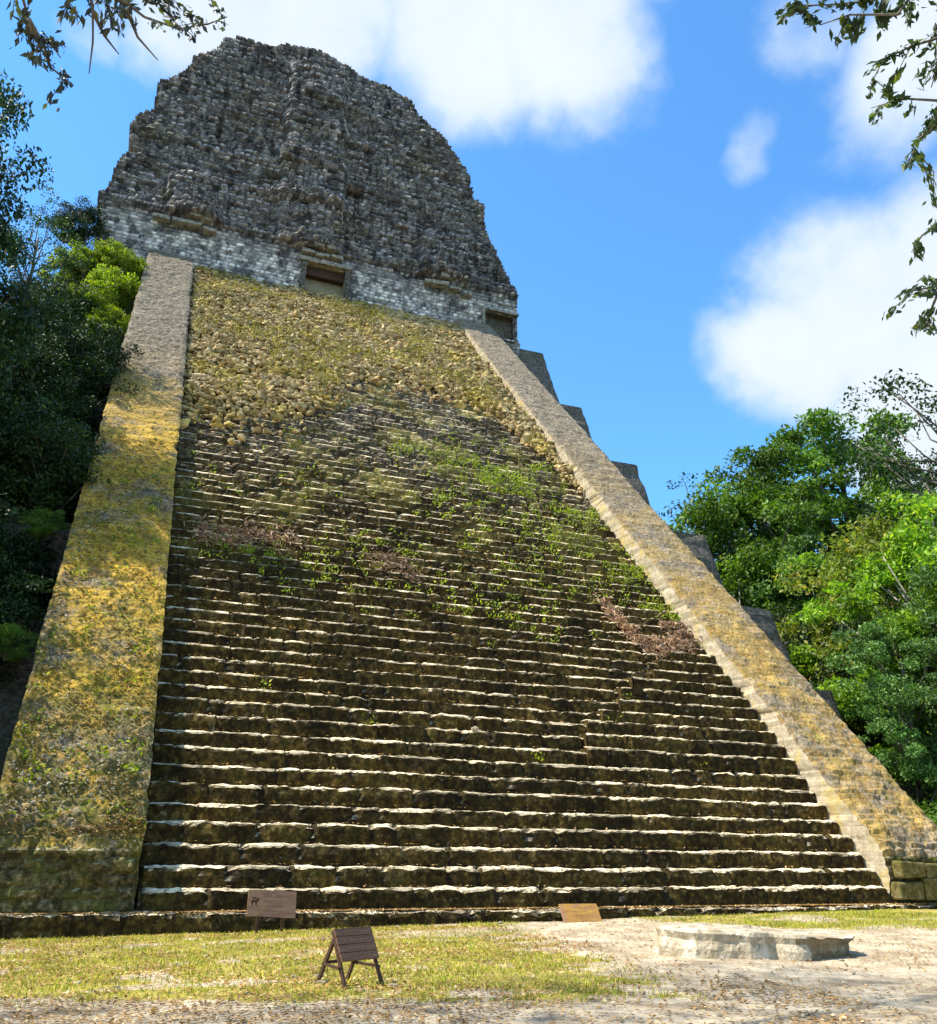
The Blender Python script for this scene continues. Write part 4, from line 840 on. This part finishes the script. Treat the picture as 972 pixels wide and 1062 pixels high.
# ------------------------------------------------------------------ signs
def text_rows(mb, w_, rows, u0, v0, dv, th_, rng, off):
    """rows of short worn letter strokes on a board lying in local x (right) / v (up) with normal offset"""
    for r_ in range(rows):
        u = u0 + rng.uniform(0, .03)
        while u < w_ - abs(u0) * .0:
            lw = rng.uniform(.012, .022)
            if rng.random() > .16:
                mb.append((u + lw / 2, v0 - r_ * dv, lw * .28, th_))
                if rng.random() > .3: mb.append((u + lw * .75, v0 - r_ * dv + rng.choice((-1, 0, 1)) * th_ * .38, lw * .5, th_ * .22))
            u += lw + .012
def board_obj(parent, origin_m, w_, h_, t_, mat, name='board', planks=1, warp=0.0):
    """board with outline, origin_m: 4x4 local matrix (x right, y up, z normal)"""
    mb = MB(); nx = 12; V = []; hp = h_ / planks
    for q in range(planks):
        g_ = .004 if planks > 1 else 0
        y0, y1 = -h_ / 2 + q * hp + g_, -h_ / 2 + (q + 1) * hp - g_
        vv = []
        for i in range(nx + 1):
            x = -w_ / 2 + w_ * i / nx; wv = warp * math.sin(i / nx * 6 + q)
            for (yy, zz) in ((y0, -t_ / 2), (y1, -t_ / 2), (y1, t_ / 2), (y0, t_ / 2)): vv.append(origin_m @ Vector((x, yy + wv, zz)))
        F = []
        for i in range(nx):
            for k in range(4): F.append((i * 4 + k, i * 4 + (k + 1) % 4, (i + 1) * 4 + (k + 1) % 4, (i + 1) * 4 + k))
        F += [(0, 1, 2, 3), (nx * 4 + 3, nx * 4 + 2, nx * 4 + 1, nx * 4)]
        mb.add(vv, F)
    return mb.build(name, mat, parent, bevel=.006)
def frame_m(x, u, n, p):
    x, u, n = Vector(x).normalized(), Vector(u).normalized(), Vector(n).normalized()
    return Matrix(((x.x, u.x, n.x, p[0]), (x.y, u.y, n.y, p[1]), (x.z, u.z, n.z, p[2]), (0, 0, 0, 1)))
def strokes(board, fm, items, z_, mat):
    """worn carved letters, kept inside the board's own mesh"""
    me = board.data; V = [v.co[:] for v in me.vertices]; F = [tuple(p.vertices) for p in me.polygons]; nF = len(F)
    for (u, v, wx, hy) in items:
        b = len(V); V += [(fm @ Vector((u + a * wx / 2, v + c * hy / 2, z_)))[:] for a, c in ((-1, -1), (1, -1), (1, 1), (-1, 1))]; F.append((b, b + 1, b + 2, b + 3))
    m2 = bpy.data.meshes.new(me.name); m2.from_pydata(V, [], F); m2.materials.append(me.materials[0]); m2.materials.append(mat)
    for p in m2.polygons: p.material_index = 1 if p.index >= nF else 0
    board.data = m2
    for m in list(board.modifiers): board.modifiers.remove(m)
# easel sign
ex_, ey_ = 2.16, -8.72
es = empty('easel_sign', (ex_, ey_, float(gz(ex_, ey_))), R_(26)); tag(es, 'small dark wooden A-frame easel holding a slanted plank notice, standing on the grass', 'sign')
Wl, Hr, Sp = .27, .62, .32           # half ridge length, ridge height, half spread
for sx in (-1, 1):
    MB().bar((sx * Wl, .015, Hr), (sx * (Wl + .03), -Sp, -.03), .045, .035, (1, 0, 0)).build('leg', M['wood_dark'], es, bevel=.004)
    MB().bar((sx * (Wl - .045), -.015, Hr), (sx * (Wl - .03), Sp, -.03), .045, .035, (1, 0, 0)).build('leg', M['wood_dark'], es, bevel=.004)
MB().bar((-Wl - .05, -.20, .22), (-Wl + .01, .19, .24), .03, .03).build('crossbar', M['wood_dark'], es)
MB().bar((Wl + .05, -.22, .20), (Wl - .02, .19, .22), .03, .03).build('crossbar', M['wood_dark'], es)
MB().bar((-Wl + .02, .19, .25), (Wl - .02, .19, .25), .03, .035).build('crossbar', M['wood_dark'], es)
sl = Vector((0, Sp + .015, Hr)).normalized()
fm = frame_m((1, 0, 0), sl, Vector((1, 0, 0)).cross(sl), Vector((.0, -.09, Hr - .17)) + Vector((1, 0, 0)).cross(sl) * .035)
bo = board_obj(es, fm, .60, .40, .03, M['wood_board'], planks=4)
it = []; text_rows(it, .25, 4, -.25, .15, .10, .035, random.Random(3), 0); strokes(bo, fm, it, .0175, M['paint'])
# upright sign on two posts
ps = empty('post_sign', (2.58, -.62, float(gz(2.58, -.62)))); tag(ps, 'faded pinkish-brown board on two short posts in front of the plinth, left of the easel', 'sign')
fm = frame_m((1, 0.05, -.05), (0, .12, 1), (0, -1, .12), (0, 0, .56))
for sx in (-.26, .24): MB().bar((sx, .035, -.1), (sx, .05, .70), .045, .04, (0, 1, 0)).build('post', M['wood_dark'], ps)
bo = board_obj(ps, fm, 1.0, .50, .035, M['wood_pink'], warp=.006)
it = []; text_rows(it, .22, 4, -.20, .15, .095, .04, random.Random(5), 0)
# small animal-like emblem shape is a worn dark blot with legs
it += [(-.36, .03, .12, .05), (-.30, .07, .05, .05), (-.41, .0, .03, .09), (-.33, -.02, .025, .08), (-.37, .09, .07, .03)]; strokes(bo, fm, it, .0195, M['carve'])
mb = MB()
for (u, v, wx, hy) in ((0, .238, .98, .012), (0, -.238, .98, .012), (-.488, 0, .012, .46), (.488, 0, .012, .46)): pass
# leaning board
ls = empty('leaning_sign', (9.78, -.52, float(gz(9.72, -.48)))); tag(ls, 'golden-brown board with worn yellow lines leaning against the plinth at the path end', 'sign')
fm = frame_m((1, 0, 0), (-.10, .52, 1), Vector((1, 0, 0)).cross(Vector((-.10, .52, 1))), (.02, .08, .14))
bo = board_obj(ls, fm, .98, .54, .04, M['wood_gold'])
it = []; text_rows(it, .20, 5, -.18, .17, .085, .022, random.Random(6), 0); strokes(bo, fm, it, .0225, M['carve'])
